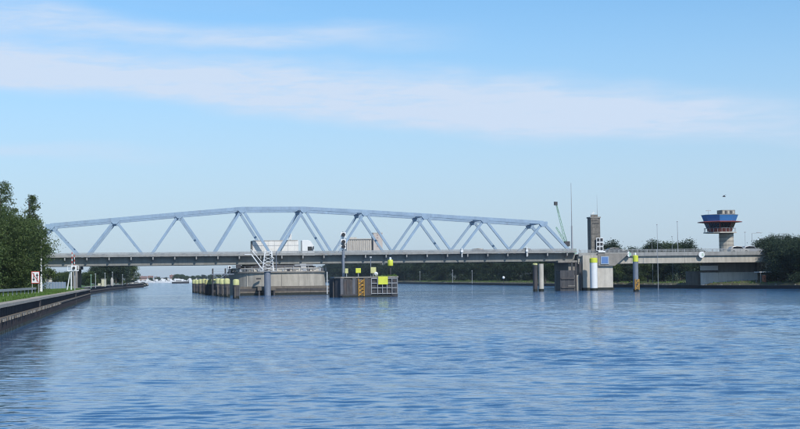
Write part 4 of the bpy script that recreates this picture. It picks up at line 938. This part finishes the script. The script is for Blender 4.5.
# ------------------------------------------------------------------ left bank furniture
px_, pY = on(41, 292.5, BANK_Z)
lp = empty('lamp_post', (px_, pY, BANK_Z-.1), 'white lamp post on the left grass bank beside the square sign', 'lamp post')
ztop = at(41, 239, pY)[1]
MB().cyl((px_, pY, BANK_Z-.2), (px_, pY, BANK_Z+1.2), .2, .18, 10).build('base_tube', WHITE, lp, True); MB().cyl((px_, pY, BANK_Z+1.2), (px_, pY, ztop), .15, .10, 10).build('pole', WHITE, lp, True)
MB().box(px_-.08, px_+.75, pY-.1, pY+.1, ztop-.04, ztop+.1).build('lamp_head', GALV, lp)
sY = 160.0; sgx, szt = at(35.4, 271.4, sY); szb = at(35.4, 283.3, sY)[1]; hw = .44
ws = empty('waterway_sign', (sgx, sY, BANK_Z), 'white no-passing sign with red border, red slash and two black arrows', 'sign')
for s in (-.34, .34): MB().box(sgx+s-.035, sgx+s+.035, sY+.03, sY+.1, BANK_Z-.2, szt-.1).build('post', GALV, ws)
MB().box(sgx-hw, sgx+hw, sY-.03, sY+.03, szb, szt).build('board', WHITE, ws)
yq = sY-.034
for a in ((sgx-hw, sgx+hw, szt-.06, szt), (sgx-hw, sgx+hw, szb, szb+.06)): MB().box(a[0], a[1], yq, sY-.0302, a[2], a[3]).build('red_border', RED, ws)
for a in ((sgx-hw, sgx-hw+.05), (sgx+hw-.05, sgx+hw)): MB().box(a[0], a[1], yq, sY-.0302, szb+.061, szt-.061).build('red_border', RED, ws)
def arrow(x, up):
    z0_, z1_ = szb+.2, szt-.2; hz = .3
    if up: P = [(x-.05, z0_), (x+.05, z0_), (x+.05, z1_-hz), (x+.15, z1_-hz), (x, z1_), (x-.15, z1_-hz), (x-.05, z1_-hz)]
    else: P = [(x-.05, z1_), (x-.05, z0_+hz), (x-.15, z0_+hz), (x, z0_), (x+.15, z0_+hz), (x+.05, z0_+hz), (x+.05, z1_)]
    MB().prism(P, yq-.004, sY-.0302).build('black_arrow', BLACK, ws)
arrow(sgx+.18, True); arrow(sgx-.18, False)
MB().beam((sgx-hw+.1, yq-.006, szt-.12), (sgx+hw-.1, yq-.006, szb+.12), .003, .07, (1, 0, 0)).build('red_slash', RED, ws)
# guard rail along the road
g0 = Vector((at(-6, 289.5, 122)[0], 122, 0)); g1 = Vector((at(36, 286.8, 160)[0], 160, 0))
gr = empty('guard_rail', (g0.x, g0.y, BANK_Z), 'grey steel guard rail along the left bank before the dark bushes', 'guard rail')
for z in (2.30, 2.42): MB().beam((g0.x, g0.y, z), (g1.x, g1.y, z), .07, .10).build('rail_beam', GALV, gr)
MB().beam((g0.x-.03, g0.y, 2.36), (g1.x-.03, g1.y, 2.36), .03, .1).build('rail_web', GALV, gr)
for k in range(11):
    p = g0.lerp(g1, k/10); MB().box(p.x-.14, p.x-.06, p.y-.05, p.y+.05, BANK_Z-.2, 2.46).build('rail_post', GALV, gr)
# pale blue barrier panels under the bridge end
ba = empty('low_barrier', (at(42, 285, 236)[0], 236, BANK_Z), 'low pale blue-grey barrier wall under the left end of the bridge', 'barrier')
for k in range(8):
    Yk = 236+k*2.0; xa = at(41.5+k*3, 285, Yk)[0]; xb = at(44.4+k*3, 285, Yk+1.9)[0]
    MB().beam((xa, Yk, 2.35), (xb, Yk+1.9, 2.35), .18, 1.25).build('barrier_panel', GBARR, ba)
    MB().box(xa-.13, xa+.13, Yk-.13, Yk+.13, BANK_Z-.3, 3.02).build('barrier_post', GALV, ba)
hY = 330; hx0, hx1 = at(45, 278, hY)[0], at(51.5, 278, hY)[0]; hz = at(48, 274.2, hY)[1]
hs_ = empty('shed', ((hx0+hx1)/2, hY, BANK_Z), 'small pale grey shed far under the left end of the bridge', 'shed')
MB().box(hx0, hx1, hY, hY+3, BANK_Z-.2, hz-.25).build('wall', CONC_L, hs_); MB().box(hx0-.15, hx1+.15, hY-.15, hY+3.15, hz-.25, hz).build('roof', SLATE, hs_); MB().box(hx0+.3, hx0+.75, hY-.03, hY-.001, BANK_Z, hz-.6).build('door', SLATE, hs_)
# bridge rest column on the left bank
clx0, clx1 = at(72.4, 280, 266)[0], at(77, 280, 266)[0]
rc = empty('rest_column', (clx0, 268, BANK_Z), 'grey concrete column carrying the left end of the swing bridge', 'bridge column')
MB().box(clx0, clx1, 267.6, 269.2, BANK_Z-.3, 5.35).build('shaft', CONC_D, rc, bevel=.04); MB().box(clx0-.35, clx1+.35, 267.2, 283.5, 5.35, 5.9).build('cross_head', CONC_D, rc); MB().box(clx0, clx1, 281.6, 283.2, BANK_Z-.3, 5.35).build('shaft', CONC_D, rc)
MB().box(at(22, 280, 270)[0], at(40, 280, 270)[0], 270, 284, BANK_Z-.3, 5.9).build('abutment_block', CONC_D, rc)
ax1 = XE0-.1
lv = empty('approach_ramp', (ax1, 277, BANK_Z), 'road ramp behind the trees at the left end of the bridge', 'road ramp')
MB().box(ax1-60, ax1, 269.7, 284.3, 5.95, 7.0).build('deck', CONC_D, lv); MB().box(ax1-60, ax1, 269.6, 269.69, 7.0, 7.7).build('parapet', FASC, lv); MB().box(ax1-60, ax1-6, 270.5, 283.5, BANK_Z-.3, 5.94).build('fill_wall', CONC_D, lv)
# signal mast at the end of the near quay
qx, qY = -11.2, 208.6
zq = lambda p, q: at(p, q, qY)
sm2 = empty('signal_mast', (qx, qY, BANK_Z), 'white signal mast with red-white top at the end of the near left quay', 'signal mast')
MB().cyl((qx, qY, BANK_Z-.2), (qx, qY, zq(72, 271)[1]), .10, n=10).build('front_leg', WHITE, sm2, True)
xl = zq(67.3, 280)[0]
MB().cyl((xl-.1, qY+.4, BANK_Z-.2), (xl+.45, qY+.2, zq(68, 270)[1]), .09, n=10).build('raking_leg', WHITE, sm2, True)
xr = zq(74.6, 280)[0]; MB().cyl((xr, qY+.5, BANK_Z-.2), (xr, qY+.5, zq(74, 266)[1]), .08, n=10).build('rear_leg', GALV, sm2, True)
xa, za = zq(67.5, 271.2); xb, zb = zq(78.6, 266.2)
MB().box(xa, xb, qY-.2, qY+.6, za, za+.14).build('platform', WHITE, sm2)
for k in range(4): MB().box(xa+(xb-xa)*k/3-.03, xa+(xb-xa)*k/3+.03, qY-.2, qY-.14, za+.14, zb+.1).build('guard_post', WHITE, sm2)
MB().box(xa, xb, qY-.2, qY-.14, zb+.05, zb+.13).build('guard_rail', WHITE, sm2)
o = MB().box(qx+.0, qx+.8, qY-.25, qY-.201, za+.12, za+.82).build('light_panel', WHITE, sm2); MB().cyl((qx+.38, qY-.25, za+.46), (qx+.38, qY-.42, za+.46), .2, n=14).build('light_hood', BLACK, o, True)
for k in range(6):
    z0_ = zb+.1+k*.33; MB().cyl((qx+.1, qY+.2, z0_), (qx+.1, qY+.2, z0_+.33), .06, n=10).build('striped_section', RED if k % 2 else WHITE, sm2)
    if k < 5: MB().cyl((xr-.05, qY+.5, z0_-.1), (xr-.05, qY+.5, z0_+.23), .05, n=8).build('striped_section', WHITE if k % 2 else RED, sm2)
# posts and boxes along the second quay
for k, (px, py, Y, m, lab) in enumerate([(91, 275.5, 300, GREENP, 'thin greenish post nearest the bridge on the second quay'), (95.5, 274.5, 318, GALV, 'pale post next to the greenish one on the second quay'), (105, 273.5, 372, GALV, 'tall thin post beside the pale yellow cabinet'), (112.5, 272.5, 405, GALV, 'thin mast above the rounded white post box'), (122.5, 275, 470, GALV, 'farthest thin post on the second quay')]):
    x, z = at(px, py, Y); t = empty('mooring_post', (x, Y, BANK_Z), lab, 'post'); MB().cyl((x, Y, BANK_Z-.2), (x, Y, z), .09, .07, 8).build('shaft', m, t, True); MB().box(x-.14, x+.14, Y-.14, Y+.14, z, z+.2).build('post_cap', m, t)
x0, z1 = at(101.3, 279.2, 380); x1, _ = at(106.2, 279.2, 380)
yc = empty('cabinet', ((x0+x1)/2, 380, BANK_Z), 'pale yellow cabinet on the second quay under the bridge', 'cabinet'); MB().box(x0, x1, 380, 380.7, BANK_Z-.1, z1).build('cabinet_body', CREAM, yc, bevel=.03); MB().box(x0-.08, x1+.08, 379.92, 380.78, z1, z1+.1).build('cabinet_lid', CONC_L, yc); MB().box(x0-.9, x0-.2, 380, 380.5, BANK_Z-.1, BANK_Z+.7).build('side_box', CREAM, yc)
x0, z1 = at(112, 277.6, 410)
yc = empty('post_box', (x0, 410, BANK_Z), 'narrow rounded white post box on the second quay', 'post box'); MB().lathe(x0, 410, [(.38, BANK_Z-.1), (.42, BANK_Z+.4), (.42, z1-.6), (.2, z1)], 14).build('body', CONC_L, yc, True); MB().lathe(x0, 410, [(.46, BANK_Z-.1), (.46, BANK_Z+.12)], 14).build('foot', CONC_D, yc, True)

# posts and a lamp on the far right bank under the bridge
for px, py, Y, lab in ((452.5, 270.5, 540, 'thin pale post on the right bank under the bridge'), (472, 271, 500, 'second thin post on the right bank, left of the white bank lamp'), (420, 272, 640, 'faintest far post on the right bank, left of the others')):
    x, z = at(px, py, Y); t = empty('bank_post', (x, Y, 1), lab, 'post'); MB().cyl((x, Y, .3), (x, Y, z), .10, .08, 8).build('shaft', GALV, t, True); MB().box(x-.15, x+.15, Y-.1, Y+.1, z, z+.25).build('post_cap', GALV, t)
x, z = at(503.5, 277.6, 425); t = empty('bank_lamp', (x, 425, 1), 'small white round marker on a short post on the right bank under the bridge', 'marker')
MB().cyl((x, 425, .5), (x, 425, z-.3), .08, n=8).build('post', DARKST, t); MB().lathe(x, 425, [(.2, z-.42), (.42, z-.15), (.42, z+.15), (.2, z+.42)], 16).build('white_globe', WHITE, t, True)

# ------------------------------------------------------------------ far shore: boats, houses, trees
FYY = 1560.0
r = random.Random(21)
bl = ['leftmost', 'second', 'third', 'fourth', 'fifth', 'sixth', 'seventh', 'eighth', 'ninth', 'tenth', 'eleventh', 'rightmost']
def boat(px, Y, L, h, hull, label, name='motor_yacht', dirn=1):
    x = at(px, 280, Y)[0]; t = empty(name, (x, Y, 0), label, 'boat', 'boats moored along the far shore'); d = dirn; w = L*.28
    # hull lofted in stations from stern to bow
    st = [(-.5, .8, .95), (-.2, 1, 1.0), (.2, .95, 1.05), (.42, .5, 1.2), (.5, .04, 1.35)]
    vs = []
    for u, ww, hh in st:
        for s, zz_ in ((-1, 1), (-.75, 0), (.75, 0), (1, 1)): vs.append((x+d*u*L, Y+s*ww*w*.5, -.3 if zz_ == 0 else hh*h*.38))
    fs = []
    for i in range(len(st)-1):
        a = i*4; fs += [(a, a+1, a+5, a+4), (a+1, a+2, a+6, a+5), (a+2, a+3, a+7, a+6), (a+3, a, a+4, a+7)]
    fs += [(0, 1, 2, 3), (16, 17, 18, 19)]
    MB().add(vs, fs).build('hull', hull, t)
    c0 = sorted((x-d*.32*L, x+d*.2*L)); zc = h*.38
    k = MB().prism([(x-d*.34*L, zc-.1), (x+d*.24*L, zc-.1), (x+d*.1*L, h*.78), (x-d*.30*L, h*.78)], Y-w*.36, Y+w*.36).build('cabin', WHITE, t)
    MB().box(x-.27*L, x+.06*L, Y-w*.37, Y-w*.361, h*.52, h*.68).build('cabin_window', GLASS, k)
    MB().prism([(x-d*.24*L, h*.78), (x+d*.02*L, h*.78), (x-d*.03*L, h), (x-d*.24*L, h)], Y-w*.28, Y+w*.28).build('flybridge', WHITE, t)
    MB().cyl((x-d*.12*L, Y, h), (x-d*.12*L, Y, h*1.45), .05, n=6).build('mast', GALV, t)
for k in range(12):
    px = 137+k*4.7; L = r.uniform(9, 15); boat(px+r.uniform(-.6, .6), FYY+r.uniform(0, 60), L, r.uniform(3.2, 5.0), WHITE, bl[k]+(' of the' if k in (0, 11) else ' from left of the')+' small white boats along the far shore', dirn=r.choice((-1, 1)))
boat(180.5, 1250, 15, 4.2, DARKST, 'dark hulled barge lying before the white boats at the far shore', 'motor_barge')
def house(px0, px1, pytop, Y, wall, roof, label, gable=True):
    x0, zt_ = at(px0, pytop, Y); x1, _ = at(px1, pytop, Y); t = empty('house', ((x0+x1)/2, Y, 1), label, 'house'); ze = 1+(zt_-1)*.62 if gable else zt_-.4
    MB().box(x0, x1, Y, Y+10, .8, ze).build('wall', wall, t)
    if gable:
        yz(MB(), [(Y-.5, ze-.02), (Y+10.5, ze-.02), (Y+5, zt_)], x0-.4, x1+.4).build('roof', roof, t)
        w = MB().box(x0+(x1-x0)*.3, x0+(x1-x0)*.3+1, Y+4.5, Y+5.5, zt_-1.2, zt_+.9).build('chimney', wall, t)
    else: MB().box(x0-.3, x1+.3, Y-.3, Y+10.3, ze, zt_).build('roof', roof, t)
    n = max(2, int((x1-x0)/4))
    for k in range(n):
        xc = x0+(x1-x0)*(k+.5)/n; MB().box(xc-.7, xc+.7, Y-.05, Y-.002, 2.0, min(ze-.5, 3.6)).build('window', GLASS, t)
house(129.5, 134.3, 273.8, 800, CONC_L, SLATE, 'tall pale house beside the end of the tall tree clump', False)
house(139.5, 147, 276.2, 1720, PINK, ROOFT, 'leftmost red-roofed house on the far shore')
house(148, 153, 275.8, 1735, CONC_L, ROOFT, 'second red-roofed house on the far shore, next to the leftmost')
house(154.5, 160, 276.6, 1728, PINK, SLATE, 'grey-roofed brick house on the far shore')
house(170, 174.2, 275.0, 1715, PINK, ROOFT, 'narrow brown-brick house standing alone on the far shore')
house(161, 169, 277.8, 1740, WHITE, SLATE, 'low white shed on the far shore between the brick houses', False)
house(189, 197, 277.6, 1700, WHITE, SLATE, 'low white boathouse on the far shore left of the pile row', False)
fs_t = sorted([(176, 8.2), (178.5, 8.6), (181, 8.0), (183.5, 7.2), (186, 6.6), (189, 6.2), (151, 5), (143, 5.2), (136, 6.0), (158, 5.4), (193, 6.6), (198, 7), (204, 7.4), (211, 7.6), (218, 8), (226, 8), (234, 8.5), (132, 7), (165, 5)])
for k, (px, h) in enumerate(fs_t):
    Y = 1690+(k % 3)*25; far_tree(put(px, Y), Y, 1.0, h*1.15, (2, 3, 0)[k % 3], ORD[k] + ' from left of the hazy trees along the far shore', 'trees on the far shore', r.uniform(0, 6), 1.3)

# ------------------------------------------------------------------ haze: clear summer air between the boat and the far shore
hz_ = MB().box(-6700, 6700, -6700, 6700, -4, 48).build('haze', None); tag(hz_, kind='stuff')
hm = bpy.data.materials.new('summer_haze'); hm.use_nodes = True; hn = hm.node_tree; hn.nodes.remove(hn.nodes['Principled BSDF'])
pv = hn.nodes.new('ShaderNodeVolumePrincipled'); pv.inputs['Color'].default_value = (.72, .84, .97, 1); pv.inputs['Density'].default_value = .00009; pv.inputs['Anisotropy'].default_value = .2
hn.links.new(pv.outputs[0], hn.nodes['Material Output'].inputs['Volume']); hz_.data.materials.append(hm)
hz_.display_type = 'WIRE'
